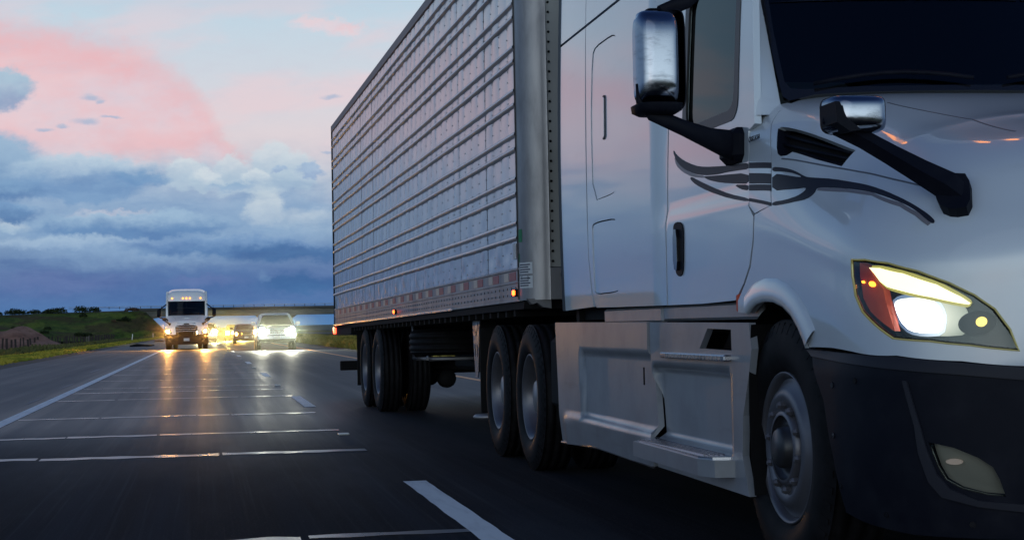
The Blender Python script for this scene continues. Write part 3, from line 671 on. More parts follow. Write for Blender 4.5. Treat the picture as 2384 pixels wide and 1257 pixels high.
def build_tractor(name, label, group):
    T = empty(name, (3.43, 6.365, 0), label=label, cat='truck' , group=group) if False else empty(name, (3.43, 6.365, 0), label=label, cat='truck')
    if group: T['group'] = group
    O = OUT
    grille = [(2.02, .80), (S_MAX, .80), (S_MAX, 1.30), (2.0, 1.30), (1.97, 1.25), (2.0, .9)]
    for mir in (False, True):
        kw = dict(mirror=mir)
        # hood half
        ol = O['hood'] + [(1.9, .795), (S_MAX, .775), (S_MAX, 2.78)] + [(.96, 2.78), (.45, 2.78), (.31, 2.775)] + O['hood_top'][1:]
        ol = O['hood'] + [(1.92, .79), (2.0, .785), (2.02, .80), (2.0, .9), (1.97, 1.25), (2.0, 1.30), (S_MAX, 1.30), (S_MAX, 2.779), (1.6, 2.779), (.95, 2.779), (.322, 2.779)] + O['hood_top'][1:]
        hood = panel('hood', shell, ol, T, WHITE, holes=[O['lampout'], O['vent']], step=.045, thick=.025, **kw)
        # hood panel lines: pressed grooves drawn as slim recessed beads
        for key in ('creaseA', 'creaseB'):
            pl = O[key]; 
            if key == 'creaseA': pl = [(.50, 2.12)]+[list(pl)[0], (.85, 2.155), (1.10, 2.115)]+[(1.45, 2.03)]
            for _ in range(2): pl = [pl[0]]+[(pl[i][0]*(1-w_)+pl[i+1][0]*w_, pl[i][1]*(1-w_)+pl[i+1][1]*w_) for i in range(len(pl)-1) for w_ in (.25, .75)]+[pl[-1]]
            up = [(a, b+.004) for a, b in pl]; dn = [(a, b-.004) for a, b in pl][::-1]
            panel('panel_line', shell, up+dn, hood, MATS['groove'], off=.0012, thick=.002, step=.06, **kw)
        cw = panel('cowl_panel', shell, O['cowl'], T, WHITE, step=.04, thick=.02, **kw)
        lamp_unit(T, O, mir)
        # intake recess in the hood side
        vb = panel('air_intake', shell, O['vent'], T, UNDER, off=-.05, thick=.004, step=.04, **kw)
        vo = resamp(O['vent'], .04); P = shell(vo[:, 0], vo[:, 1]); c = np.array([0, P[:, 1].mean(), P[:, 2].mean()]); D = np.stack([P[:, 0], 0*P[:, 0], 0*P[:, 0]], 1); D /= np.linalg.norm(D, axis=1)[:, None]
        mx = np.array([-1, 1, 1]) if mir else 1
        MB().grid(np.stack([P*mx+D*.001*mx, (P-D*.055)*mx]), wrap=True).build('intake_lip', BLACK, vb)
        for k in range(3):
            z0 = 1.60+.045*k; a = shell([.28], [1.52+.05*k])[0]; b_ = shell([.78], [1.565+.035*k])[0]
            MB().tube([(a*mx-np.array([-.03, 0, 0])*mx), (b_*mx-np.array([-.03, 0, 0])*mx)], .007, 6).build('intake_slat', BLACK, vb)
        # bumper
        rear = O['bumprear']
        bo = rear[:5] + [(rear[5][0], .30), (1.4, .285), (1.9, .28), (S_MAX, .28), (S_MAX, .80), (2.1, .815)] + [(1.95, .845)] + O['bumptop'][::-1][:-1]
        bo = rear[:5] + [(rear[5][0], .305), (1.4, .285), (1.9, .28), (S_MAX, .28), (S_MAX, .80), (2.1, .800), (1.95, .838)] + [(a, b) for a, b in O['bumptop'][::-1]][:-1]
        bp = panel('bumper', bump_s, bo, T, BLACK, holes=[O['fog']], step=.05, thick=.03, **kw)
        # raised blade above the seam and around the fog lamp
        bl = O['bumpline']; bt = O['bumptop']
        panel('bumper_upper_trim', bump_s, [(a+.004, b-.004) for a, b in bt]+[(1.93, .845), (1.95, .80)]+[(a, b) for a, b in bl[::-1]], bp, MATS['trim_grey'], off=.006, thick=.012, step=.05, **kw)
        ro = O['fogridge_o']+[(2.1, .415), (2.1, .455)]; ri = O['fogridge_i']
        panel('fog_lamp_surround', bump_s, ro+ri[::-1], bp, MATS['trim_grey'], off=.010, thick=.016, step=.04, **kw)
        fg = panel('fog_light', bump_s, O['fog'], T, MATS['fog_bowl'], off=-.045, thick=.005, step=.04, **kw)
        fo = resamp(O['fog'], .03); P = bump_s(fo[:, 0], fo[:, 1]); c0 = P.mean(0); Nn = np.array([-.62, -.78, 0])
        MB().grid(np.stack([P*mx, (P-Nn*.05)*mx]), wrap=True).build('fog_housing', UNDER, fg)
        c = (1.605, .53)
        panel('fog_bulb', bump_s, [(c[0]-.03+.030*math.cos(a), c[1]+.004+.010*math.sin(a)) for a in np.linspace(0, 2*math.pi, 13)[:-1]], fg, MATS['fog_glow'], off=-.025, thick=.01, **kw)
        panel('lens', bump_s, shrink(O['fog'], .004), fg, LENS, off=-.003, thick=.004, step=.05, **kw)
        bt_ = MB()
        for (s_0, z_0) in ((1.0, .78), (1.0, .60), (1.02, .42), (1.30, .345), (1.62, .33), (1.18, .80)):
            q0 = bump_s([s_0], [z_0])[0]; q1 = bump_s([s_0+.01], [z_0])[0]; dn_ = np.array([q1[1]-q0[1], -(q1[0]-q0[0]), 0]); dn_ /= np.linalg.norm(dn_); dn_ *= (1 if dn_@np.array([-1, -1, 0]) > 0 else -1)
            bt_.tube([tuple((q0-dn_*.01)*mx), tuple((q0+dn_*.004)*mx)], .011, 8, smooth=False)
        bt_.build('bolts', GLOSSBLK, bp, kind='stuff')
        # wheel arch lip
        A = [(.045, .8656), (.0964, .8869), (.1574, .9025), (.2645, .9129), (.3833, .9125), (.4932, .9018), (.5897, .8765), (.6642, .8367), (.7184, .7967), (.7447, .7699)]
        Pi = np.array([shell([a], [b])[0] for a, b in A]); cc = np.array([0, 0, .51]); 
        rows = []
        for k, (rad, dd) in enumerate(((-.004, .0), (-.004, .016), (.010, .020), (.045, .017), (.078, .009), (.090, .0))):
            v = Pi-cc; v[:, 0] = 0; v /= np.linalg.norm(v, axis=1)[:, None]; rows.append((Pi+v*rad+np.array([-dd, 0, 0]))*mx)
        MB().grid(np.stack(rows)).build('wheel_arch', WHITE, T)
        # wheel well liner
        n = 22; rows = []
        for xx in (-1.17, -.80): rows.append([(xx*(-1 if mir else 1), .64*math.cos(a), .50+.585*math.sin(a)) for a in np.linspace(-.35, math.pi+.15, n)])
        MB().grid(np.array(rows)).build('wheel_well', UNDER, T)
        # ------------- cab side, door, sleeper
        fs = side; ks = dict(ref='side', mirror=mir)
        door = [(a, b) for a, b in O['door']]; top = [(.50, 2.72), (.44, 2.55)]
        dol = [(1.58, 2.72)]+top+door+[(1.0, 1.098), (1.58, 1.10)]
        win = rrect(.49, 1.34, 1.885, 2.60, .09)
        d = panel('door', fs, dol, T, WHITE, holes=[win], step=.06, thick=.03, **ks)
        panel('window_seal', fs, win, d, SEAL, holes=[shrink(win, -.0)] if False else [inset(win, .86)], off=.003, thick=.012, step=.08, **ks)
        panel('side_window', fs, inset(win, .875), d, SIDEGL, off=-.014, thick=.004, step=.12, **ks)
        h = panel('door_handle', fs, O['handle'], d, BLACK, off=.006, thick=.02, smooth=1, step=.05, **ks)
        panel('grip', fs, [(1.40, 1.27), (1.33, 1.26), (1.335, 1.46), (1.40, 1.46)], h, GLOSSBLK, off=.022, thick=.018, smooth=1, step=.05, **ks)
        # pressed waist line on the door
        # sleeper panels
        sm = O['seam']
        sl = [(1.60, 1.10), (2.6, 1.105)]+[(sm[5][0]-.012, sm[5][1]), (sm[4][0]-.012, sm[4][1]), (sm[3][0]-.012, sm[3][1]), (3.20, 1.7), (3.205, 2.2), (3.222, 2.765), (1.60, 2.765)]
        b1 = O['bag1'][1:8]; b1 = [(3.06, 1.722), (3.09, 2.2), (3.06, 2.57), (2.98, 2.612)]+[(2.592, 2.612), (2.50, 2.595), (2.472, 2.559), (2.486, 1.772), (2.528, 1.735), (2.647, 1.726)]
        b2 = [(3.10, 1.56), (3.08, 1.594), (2.914, 1.60), (2.56, 1.594), (2.512, 1.57), (2.48, 1.53), (2.475, 1.25), (2.49, 1.205), (2.55, 1.185), (3.04, 1.182), (3.09, 1.21)]
        s_ = panel('sleeper_panel', fs, sl, T, WHITE, holes=[b1, b2], step=.08, thick=.03, hsm=1, **ks)
        for b, hh in ((b1, 1), (b2, 0)):
            gap = .007
            q = panel('locker_door', fs, shrink(b, gap), T, WHITE, off=-.004, thick=.02, step=.07, smooth=1, **ks)
            if hh:
                hd = panel('latch_recess', fs, rrect(2.74, 2.80, 2.05, 2.30, .02), q, MATS['trim_grey'], off=.0015, thick=.003, **ks)
                panel('latch', fs, rrect(2.749, 2.791, 2.06, 2.29, .016), hd, WHITE, off=.006, thick=.008, **ks)
        # shadow gap backing
        panel('inner_wall', fs, [(.45, 1.14), (3.9, 1.14), (3.9, 3.3), (1.42, 3.3), (1.0, 3.06), (.74, 2.88), (.58, 2.74), (.50, 2.5)], T, UNDER, holes=[inset(win, 1.04)], off=-.036, thick=.004, step=.2, **ks)
        ex = [(3.945, 2.765), (3.236, 2.765), (3.232, 2.2), (3.222, 1.6), (3.215, 1.404), (3.16, 1.19), (3.12, 1.115), (3.89, 1.10), (3.915, 1.3), (3.935, 2.0)]
        panel('side_extender', fs, ex, T, WHITE, step=.09, thick=.035, **ks)
        ext = [(3.235, 2.782), (3.945, 2.782), (3.95, 3.34), (3.235, 3.34)]
        panel('upper_side_extender', fs, ext, T, WHITE, step=.1, thick=.035, **ks)
        panel('upper_sleeper_panel', fs, [(1.60, 2.782), (3.222, 2.782), (3.222, 3.34), (1.6, 3.34)], T, WHITE, step=.1, thick=.03, **ks)
        panel('upper_cab_panel', fs, [(.52, 2.735), (1.585, 2.735), (1.585, 3.34), (1.35, 3.34), (.95, 3.1), (.70, 2.93)], T, WHITE, step=.08, thick=.03, **ks)
        sgx = 1 if mir else -1
        # rubber edge of the extender and air coupling knob
        e0 = MB(); zz = np.linspace(1.10, 3.3, 12); rows = []
        for dx_, dy_ in ((0.0, .0), (-.01, .03), (.02, .055), (.05, .06), (.06, .0)):
            rows.append([((side([3.92], [z])[0][0]+dx_)*(-sgx), 3.90+.035*min(1, (z-1.1)/1.0)+dy_, z) for z in zz])
        e0.grid(np.array(rows)).build('extender_edge_rubber', SEAL, T)
        # A pillar between door and windscreen
        zs_ = np.linspace(1.87, 2.76, 14); rows = []
        dfy = lambda z: float(np.interp(z, [1.8, 2.09, 2.38, 2.55, 2.76], [.262, .318, .386, .424, .49]))
        for k in range(9):
            u = k/8; row = []
            for z in zs_:
                p0 = side([dfy(z)], [z])[0]; p1 = wshield([-1.042], [z])[0]
                p = p0*(1-u)+p1*u; bul = math.sin(math.pi*u)*.018; row.append(((p[0]-bul)*(-sgx), p[1]-bul*.9, z))
            rows.append(row)
        MB().grid(np.array(rows)).build('windscreen_pillar', WHITE, T)
        # windscreen half
        wf = [(-1.042, 2.77), (-1.043, 2.6)]+O['wsframe']+[(0.0, 1.945), (0.0, 2.77)]
        wg = [(-1.012, 2.74), (-1.013, 2.6)]+O['wsglass']+[(0.0, 1.968), (0.0, 2.74)]
        if not mir:
            mm = lambda L: [q for q in L if q[0] < -.001]+[(-a, b) for a, b in L[::-1] if a < -.001]
            f_ = panel('windscreen_frame', wshield, mm(wf), T, GLOSSBLK, holes=[mm(wg)], ref=(0, 1, 2), off=.004, thick=.03, step=.06)
            panel('windscreen', wshield, mm(wg), T, GLASS, ref=(0, 1, 2), off=-.004, thick=.005, step=.1)
            panel('sun_band', wshield, mm([(-1.012, 2.385), (-.5, 2.365), (-.01, 2.355), (-.01, 2.74), (-1.012, 2.74)]), f_, GLOSSBLK, ref=(0, 1, 2), off=.002, thick=.004, step=.1)
        for (xa, xb_) in (((-.92, -.30),) if not mir else ((-.16, .46),)):
            wp = [wshield([xa+(xb_-xa)*q], [1.985+.035*math.sin(q*3.1)])[0]+np.array([0, -.03, .012]) for q in np.linspace(0, 1, 8)]
            MB().tube([(w_[0], w_[1], w_[2]) for w_ in wp], .010, 6).build('wiper', BLACK, T)
        # ------------- lower side: rocker, fairing, steps
        sx = (lambda x: x) if not mir else (lambda x: -x)
        def bx(mb, x0, x1, *a, **k2): 
            X0, X1 = sorted((sx(x0), sx(x1))); return mb.box(X0, X1, *a, **k2)
        bx(MB(), -1.16, -1.12, 1.79, 3.02, 1.015, 1.098, bev=.012).build('rear_rocker', FAIRSHADE, T)
        bx(MB(), -1.155, -1.12, .30, 1.775, 1.022, 1.098, bev=.012).build('front_rocker', FAIRSHADE, T)
        bx(MB(), -1.19, -1.155, .47, .50, 1.055, 1.13, bev=.006).build('side_marker', E_AMBER if False else AMBREF, T)
        def fair(y, z):
            y = np.atleast_1d(np.asarray(y, float)); z = np.atleast_1d(np.asarray(z, float))
            # pressed fairing: recessed middle field bounded by creases, flared foot
            fy = y+0; top_ = sstepn(.845, .875, z); c_y = 3.42-.10*(.86-z)
            inner = sstepn(.0, .05, c_y-fy)*(1-top_); ft = .47-.055*(fy-1.85)
            foot = 1-sstepn(-.03, .015, z-np.interp(fy, [1.85, 3.5, 3.9], [.485, .46, .455]))
            x = -1.225+.030*inner*(1-foot)-.02*foot*sstepn(.0, .2, 3.95-fy)+.02*np.clip((.45-z)/.2, 0, 1)
            return np.stack([x, fy, z], 1)
        fo_ = [(4.09, 1.028), (1.84, 1.020), (1.845, .90), (1.80, .70), (1.76, .50), (1.735, .30), (2.2, .298), (3.0, .312), (3.85, .274), (4.0, .273), (4.03, .60)]
        fr_ = panel('side_fairing', fair, fo_, T, FAIRSHADE, ref='side', off=0, thick=.03, step=.035, mirror=mir)
        MB().tube([(sx(-1.215), 3.99, .275), (sx(-1.215), 3.0, .306), (sx(-1.215), 1.80, .294)], .009, 6).build('lower_edge_strip', RIM, fr_)
        bx(MB(), -1.230, -1.224, 1.90, 1.915, .70, .79, bev=.002).build('latch', UNDER, fr_)
        def stp(y, z):
            y = np.atleast_1d(np.asarray(y, float)); z = np.atleast_1d(np.asarray(z, float))
            rec = sstepn(0, .03, .80-z)*sstepn(0, .03, z-.43)*sstepn(0, .04, y-.52)*sstepn(0, .03, 1.80-y)
            x = -1.215+.055*rec; return np.stack([x, y, z], 1)
        so = [(1.825, 1.018), (.26, 1.008), (.23, .90), (.27, .80), (.36, .62), (.38, .45), (.30, .288), (1.2, .296), (1.715, .30), (1.745, .50), (1.785, .70), (1.825, .90)]
        ho = [(.86, .985), (.86, .992), (.52, .985), (.50, .875), (1.02, .885)]
        ho = [(.84, .985), (.50, .98), (.495, .89), (.965, .895)]
        st_ = panel('step_fairing', stp, so, T, FAIRSHADE, holes=[ho], ref='side', thick=.03, step=.035, mirror=mir)
        panel('step_opening', stp, inset(ho, 1.1), st_, UNDER, ref='side', off=-.12, thick=.004, mirror=mir)
        MB().grid(np.array([[(sx(-1.215), .23+.05*math.sin(i/8*3.1), 1.0-.7*i/8) for i in range(9)], [(sx(-.95), .27+.05*math.sin(i/8*3.1), 1.0-.7*i/8) for i in range(9)]])).build('splash_panel', UNDER, st_)
        us = MB(); bx(us, -1.25, -1.15, .50, 1.52, .845, .872, bev=.006); us = us.build('step', POLISH, T)
        tr = MB()
        for k in range(16): bx(tr, -1.254, -1.249, .56+k*.055, .585+k*.055, .850, .866)
        tr.build('step_tread', ALU, us, kind='stuff')
        lb = MB(); P8 = [(-1.24, 1.90), (-1.32, 1.80), (-1.34, .62), (-1.30, .50), (-1.10, .46), (-1.10, 1.92)]
        lb.prism([(sx(a), b) for a, b in P8], .352, .425, axis='z'); lb = lb.build('step_box', FAIRSHADE, T)
        tp = MB(); P8 = [(-1.24, 1.84), (-1.300, 1.76), (-1.325, .66), (-1.29, .56), (-1.16, .53), (-1.16, 1.85)]
        tp.prism([(sx(a), b) for a, b in P8], .425, .434, axis='z')
        for k in range(6):
            X0, X1 = sorted((sx(-1.30+.022*k), sx(-1.292+.022*k))); tp.box(X0, X1, .66, 1.74, .434, .440)
        tp.build('step_tread', POLISH, lb, kind='stuff')
        # ------------- mirrors
        ar = MB(); fl = .6
        ar.tube([(sx(-1.10), .50, 1.765), (sx(-1.21), .46, 1.765), (sx(-1.33), .38, 1.785), (sx(-1.46), .31, 1.82), (sx(-1.60), .29, 1.875), (sx(-1.648), .29, 1.93), (sx(-1.658), .29, 2.0)], [.07, .066, .046, .034, .030, .020, .010], 14, flat=.55)
        ar.tube([(sx(-1.10), .62, 2.60), (sx(-1.25), .46, 2.50), (sx(-1.42), .35, 2.36), (sx(-1.55), .31, 2.30)], [.04, .036, .032, .03], 12, flat=.6)
        bx(ar, -1.22, -1.13, .40, .62, 1.69, 1.84, bev=.03); ar = ar.build('mirror_arm', BLACK, T)
        mh = MB(); cx, cz, hw, hh2, dp = -1.572, 2.105, .093, .205, .12
        def dome(c3_, hw_, hh_, dp_, y0_):
            g = np.linspace(-1, 1, 29); g = np.sign(g)*(1-(1-np.abs(g))**1.7)
            U, V = np.meshgrid(g, g, indexing='ij'); q = 1-.16*np.abs(U)**5*np.abs(V)**5
            d = dp_*((1-np.abs(U)**6)*(1-np.abs(V)**6)).clip(0, 1)**.4*(.80+.20*(1-U**2*.7-V**2*.3))
            return np.stack([sx(c3_[0])+hw_*U*q, y0_-d, c3_[2]+hh_*V*q], -1)
        mh.grid(dome((cx, 0, cz), hw, hh2, dp, .34)); mh = mh.build('door_mirror', SCUFF, T)
        mb_ = MB(); rows = []
        for u, sc2 in ((.30, 1.02), (.30, 1.07), (.42, 1.07), (.445, 1.03), (.445, .0)):
            rows.append([(sx(cx+.032)+hw*.93*sc2*math.copysign(abs(math.cos(a))**.28, math.cos(a)), u, cz+hh2*(sc2 if sc2 == 0 else 1+(sc2-1)*.5)*math.copysign(abs(math.sin(a))**.28, math.sin(a))) for a in np.linspace(0, 2*math.pi, 41)[:-1]])
        mb_.grid(np.array(rows), wrap=True).build('mirror_shell', BLACK, mh)
        # lower black cup of the mirror
        mc = MB(); rows = []
        for zz_, sc2 in ((1.868, .3), (1.874, .75), (1.888, 1.0), (1.915, 1.04)):
            rows.append([(sx(cx)+hw*sc2*math.copysign(abs(math.cos(a))**.5, math.cos(a)), .32+.11*sc2*math.copysign(abs(math.sin(a))**.5, math.sin(a)), zz_+(.035*math.cos(a)*(-sgx) if sc2 > 1.04 else 0)) for a in np.linspace(0, 2*math.pi, 25)[:-1]])
        mc.grid(np.array(rows), wrap=True).build('mirror_cup', BLACK, mh)
        # hood mirror: chrome convex head on a black blade arm
        a2 = MB(); mp = shell([1.52], [1.45])[0]
        pts = [(-.888, -1.095, 1.400), (-.904, -1.095, 1.416), (-.951, -1.075, 1.462), (-1.025, -1.035, 1.513), (-1.111, -1.0, 1.571), (-1.203, -.978, 1.628), (-1.283, -.965, 1.668), (-1.318, -.960, 1.70), (-1.322, -.958, 1.74)]
        a2.tube([(sx(p[0]), p[1], p[2]) for p in pts], [.020, .046, .050, .042, .036, .033, .032, .028, .012], 4, smooth=False, flat=.8)
        o5 = O['mount']; a2 = a2.build('hood_mirror_arm', BLACK, T)
        ms = shell([1.42, 1.47, 1.545, 1.615, 1.60, 1.50], [1.545, 1.60, 1.585, 1.385, 1.37, 1.42])
        panel('mirror_foot', shell, [(1.43, 1.52), (1.48, 1.575), (1.55, 1.565), (1.614, 1.385), (1.55, 1.375), (1.49, 1.405)], a2, BLACK, off=.045, thick=.05, smooth=1, step=.04, **kw)
        c3 = np.array([-1.230, -.935, 1.714]); hm = MB(); hm.grid(dome(c3, .106, .066, .12, c3[1])); hm = hm.build('hood_mirror', SCUFF, T)
        bk = MB(); rows = []
        for u, sc2 in ((.0, 1.03), (.012, 1.04), (.02, .95), (.022, .02)):
            rows.append([(sx(c3[0]+.104*sc2*math.copysign(abs(math.cos(a))**.42, math.cos(a))), c3[1]+u, c3[2]+.064*sc2*math.copysign(abs(math.sin(a))**.42, math.sin(a))) for a in np.linspace(0, 2*math.pi, 37)[:-1]])
        bk.grid(np.array(rows), wrap=True).build('mirror_back', BLACK, hm)
        # sheet dark corner blade that climbs the mirror's inner edge
        cb_ = MB(); cb_.prism([(sx(-1.341), 1.745), (sx(-1.325), 1.745), (sx(-1.30), 1.69), (sx(-1.25), 1.650), (sx(-1.29), 1.645), (sx(-1.335), 1.675)], -1.075, -.93, axis='y'); cb_.build('mirror_blade', BLACK, a2)
        # wheels
        wheel(T, 'steer', sx(-1.18), 0, .51, sgx)
        wheel(T, 'dual', sx(-1.20), 5.205, .51, sgx); wheel(T, 'dual', sx(-1.20), 6.515, .51, sgx)
        # mud flap behind drive axle and quarter fender brackets
        bx(MB(), -1.20, -.62, 7.20, 7.215, .30, 1.0).build('mud_flap', UNDER, T)
        bx(MB(), -1.16, -.62, 4.18, 4.60, .45, .95, bev=.05).build('air_tank', UNDER, T)
        # fuel tank behind fairing
        MB().lathe([(0, 1.9), (.27, 1.9), (.30, 1.93), (.30, 3.9), (.27, 3.93), (0, 3.93)], (sx(-.84), 0, .66), axis='y', n=28).build('fuel_tank', UNDER, T)
        # grille half slats are centred below; marker beside it
    # grille (whole width)
    gl = MB(); gs = np.linspace(2.02, S_MAX, 12)
    def fullrow(vv, off):
        zt_ = .2+(1.30-.2)*vv/1.1; z1_ = _pch(gs, ST, Z)[:, 1]; P = shell(gs, (zt_-.2)*1.1/(z1_-.2)); P = P+np.array([0, off, 0]); L = P.copy(); Rr = P[::-1][1:].copy(); Rr[:, 0] *= -1; return np.concatenate([L, Rr])
    gl.grid(np.stack([fullrow(v_, .05) for v_ in (.79, .95, 1.1, 1.32)])); gl = gl.build('grille', UNDER, T)
    for k in range(5):
        v_ = .80+.122*k
        MB().grid(np.stack([fullrow(v_, -.004), fullrow(v_+.022, -.012), fullrow(v_+.040, -.004), fullrow(v_+.034, .04), fullrow(v_+.004, .04), fullrow(v_, -.004)])).build('slat', CHROME if k in () else POLISH, gl)
    MB().grid(np.stack([fullrow(1.30, -.004), fullrow(1.315, -.014), fullrow(1.345, -.010), fullrow(1.35, .01)])).build('grille_trim', POLISH, gl)
    MB().box(-.15, .15, -1.370, -1.352, 1.43, 1.47, bev=.006).build('badge', GLOSSBLK, T)
    lg = MB().box(-.52, .52, -1.34, -1.31, .60, .80, bev=.02).build('lower_intake', UNDER, T)
    MB().box(-.16, .16, -1.385, -1.372, .48, .64, bev=.004).build('number_plate', PLATE, T)
    MB().box(-.7, .7, -1.12, -.95, .36, .80).build('crash_beam', UNDER, T)
    # roof cap
    ny, nu = 22, 41; rows = []
    for i in range(ny):
        v_ = i/(ny-1); yb = .60+v_*3.33; zt = 3.37+.17*math.sin(min(1, v_*1.7)*math.pi/2) if v_ > 0 else 3.0
        row = []
        for j in range(nu):
            th = math.pi*j/(nu-1); cx_ = -math.cos(th); ux = math.copysign(abs(cx_)**.42, cx_)
            w = abs(side([max(yb, 1.0)], [3.33])[0][0])+.004; x = ux*w; hz = max(0, math.sin(th))**.42
            z = 3.30+(zt-3.30)*hz; row.append((x, yb+.62, z))
        rows.append(row)
    # front brow: from windscreen top up and back
    brow = []
    for i in range(12):
        u = i/11; row = []
        z = 2.755+(3.375-2.755)*math.sin(u*math.pi/2)**1.15; back = .235+.50*(1-math.cos(u*math.pi/2))+.30*u
        for j in range(nu):
            uxx = -1+2*j/(nu-1); w = 1.075-.02*u; x = uxx*w; ed = abs(uxx)**6
            row.append((x, back+.13+.265*x*x*(1-.4*u)+.16*ed*u, z-(.05+.16*u)*ed*u))
        brow.append(row)
    last = brow[-1]; tops = []
    for i in range(1, 14):
        v_ = i/13; row = []
        for j in range(nu):
            a = last[j]; uxx = -1+2*j/(nu-1); b_ = (uxx*1.10, 3.93, 3.50-.14*abs(uxx)**8); t_ = v_
            row.append((a[0]*(1-t_)+b_[0]*t_, a[1]*(1-t_)+b_[1]*t_, a[2]*(1-t_)+b_[2]*t_+.06*math.sin(t_*math.pi)))
        tops.append(row)
    MB().grid(np.array(brow+tops)).build('roof', WHITE, T)
    for s in (-1, 1):
        ea = [r[0] if s < 0 else r[-1] for r in brow]; pl_ = np.array([(.49, 2.75), (.56, 2.79), (.70, 2.935), (.95, 3.105), (1.36, 3.345)]); LL = np.concatenate([[0], np.cumsum(np.hypot(*np.diff(pl_, axis=0).T))])
        q = [(np.interp(k/11*LL[-1], LL, pl_[:, 0]), np.interp(k/11*LL[-1], LL, pl_[:, 1])) for k in range(12)]
        eb = [(s*abs(side([a], [b])[0][0]), a, b) for a, b in q]
        mid = [((a[0]+b[0])/2*1.012, (a[1]+b[1])/2-.02, (a[2]+b[2])/2) for a, b in zip(ea, eb)]
        MB().grid(np.array([ea, mid, eb])).build('brow_corner', WHITE, T)
    # roof side closure
    for s in (-1, 1):
        allr = brow+tops; edge_ = [r[0] if s < 0 else r[-1] for r in allr]
        low = [((side([max(.55, p[1])], [min(p[2], 3.30)-.02])[0][0]+.01)*(-s)*-1 if False else s*abs(side([max(.55, p[1])], [min(p[2], 3.32)-.03])[0][0]+.008), p[1], min(p[2]-.02, 3.32)) for p in edge_]
        mid = [((a[0]+b[0])/2*1.006, a[1], (a[2]+b[2])/2) for a, b in zip(edge_, low)]
        MB().grid(np.array([edge_, mid, low])).build('roof_side', WHITE, T)
    for x in (-.82, -.20, 0, .20, .80):
        MB().lathe([(0, -.055), (.018, -.05), (.032, -.03), (.040, 0), (.042, .02)], (x, .43+.265*x*x, 2.93), axis='y', n=16).build('roof_marker_lamp', E_AMBER, T)
    # interior: dash, seats, back wall
    MB().box(-.98, .98, .42, .66, 1.62, 1.90, bev=.05).build('dashboard', INTER, T)
    for x in (-.58, .58):
        s_ = MB().box(x-.25, x+.25, 1.15, 1.32, 1.35, 2.15, bev=.06).build('seat', INTER, T)
    MB().box(-1.135, 1.135, 3.78, 3.86, 1.0, 3.33).build('back_wall', UNDER, T); MB().box(-1.10, 1.10, .35, 3.88, 1.04, 1.10).build('cab_floor', UNDER, T)
    MB().box(-1.02, 1.02, .55, .60, 1.1, 1.64).build('firewall', UNDER, T)
    # chassis
    c = MB()
    for x in (-.45, .42): c.box(x, x+.08, -1.0, 7.3, .72, .98)
    for y in (-.2, 2.0, 3.5, 5.205, 6.515): c.box(-.45, .45, y-.06, y+.06, .55, .85)
    c.box(-.38, .38, -1.0, 1.3, .55, 1.3, bev=.05); c.build('chassis_frame', UNDER, T)
    a = MB()
    for y in (5.205, 6.515):
        a.tube([(-.9, y, .51), (-.25, y, .51), (0, y, .51), (.25, y, .51), (.9, y, .51)], [.06, .08, .20, .08, .06], 12)
    a.tube([(-.95, 0, .45), (.95, 0, .45)], .05, 8); a.build('axle', UNDER, T)
    MB().lathe([(0, 1.12), (.48, 1.12), (.50, 1.09), (.46, 1.04), (0, 1.03)], (0, 5.9, 0), axis='z', n=30).build('fifth_wheel', UNDER, T)
    MB().box(-.75, .75, 4.0, 4.10, .98, 1.06).build('deck_plate', ALU, T)
    return T
mat('groove', color=(.10, .11, .13, 1), rough=.5); mat('trim_grey', color=(.018, .019, .028, 1), rough=.5, spec=.15)
mat('fog_bowl', color=(.20, .20, .17, 1), metal=.3, rough=.35); mat('fog_glow', color=(.35, .32, .30, 1), rough=.2, em=(1, .80, .65, 1), ems=.10)
def sstepn(a, b, x):
    t = np.clip((x-a)/(b-a), 0, 1); return t*t*(3-2*t)
bump_s = bumpf
tractor = build_tractor('semi_truck', 'big white highway tractor in the right foreground with a dark winged stripe and lit headlight', None)

def text_obj(s, size, m, parent, M4, extrude=.0008, name='lettering', shear=0):
    c = bpy.data.curves.new(name, 'FONT'); c.body = s; c.size = size; c.extrude = extrude; c.shear = shear
    t = bpy.data.objects.new('tmp', c); COL.objects.link(t); dg = bpy.context.evaluated_depsgraph_get()
    me = bpy.data.meshes.new_from_object(t.evaluated_get(dg)); bpy.data.objects.remove(t); me.transform(M4); me.materials.clear(); me.materials.append(m)
    o = bpy.data.objects.new(name, me); COL.objects.link(o); o.parent = parent; return o

WHITEF = mat('clean_white_paint', color=(.84, .84, .84, 1), rough=.3, coat=.6)
far_tractor = dup(tractor)          # the follower is the same kind of tractor, without stripe or trailer
far_tractor.name = 'semi_truck.001'; far_tractor.location = (-.97, 97.6, 0)
far_tractor['label'] = 'distant white highway tractor with orange headlights, driving in the left lane without a trailer'
for ch in far_tractor.children_recursive:
    n = ch.name.split('.')[0]
    if n in ('main_lamp', 'drl_strip'):
        ch.data = ch.data.copy(); ch.data.materials[0] = E_ORFAR if n == 'main_lamp' else MATS['orange_headlamp_glow']
        if n == 'drl_strip': ch.data.materials[0] = AMBREF
    if ch.type == 'MESH' and ch.data.materials[0] == WHITE: ch.data = ch.data.copy(); ch.data.materials[0] = WHITEF
    if n in ('door_mirror', 'hood_mirror'): ch.data = ch.data.copy(); ch.data.materials[0] = BLACK
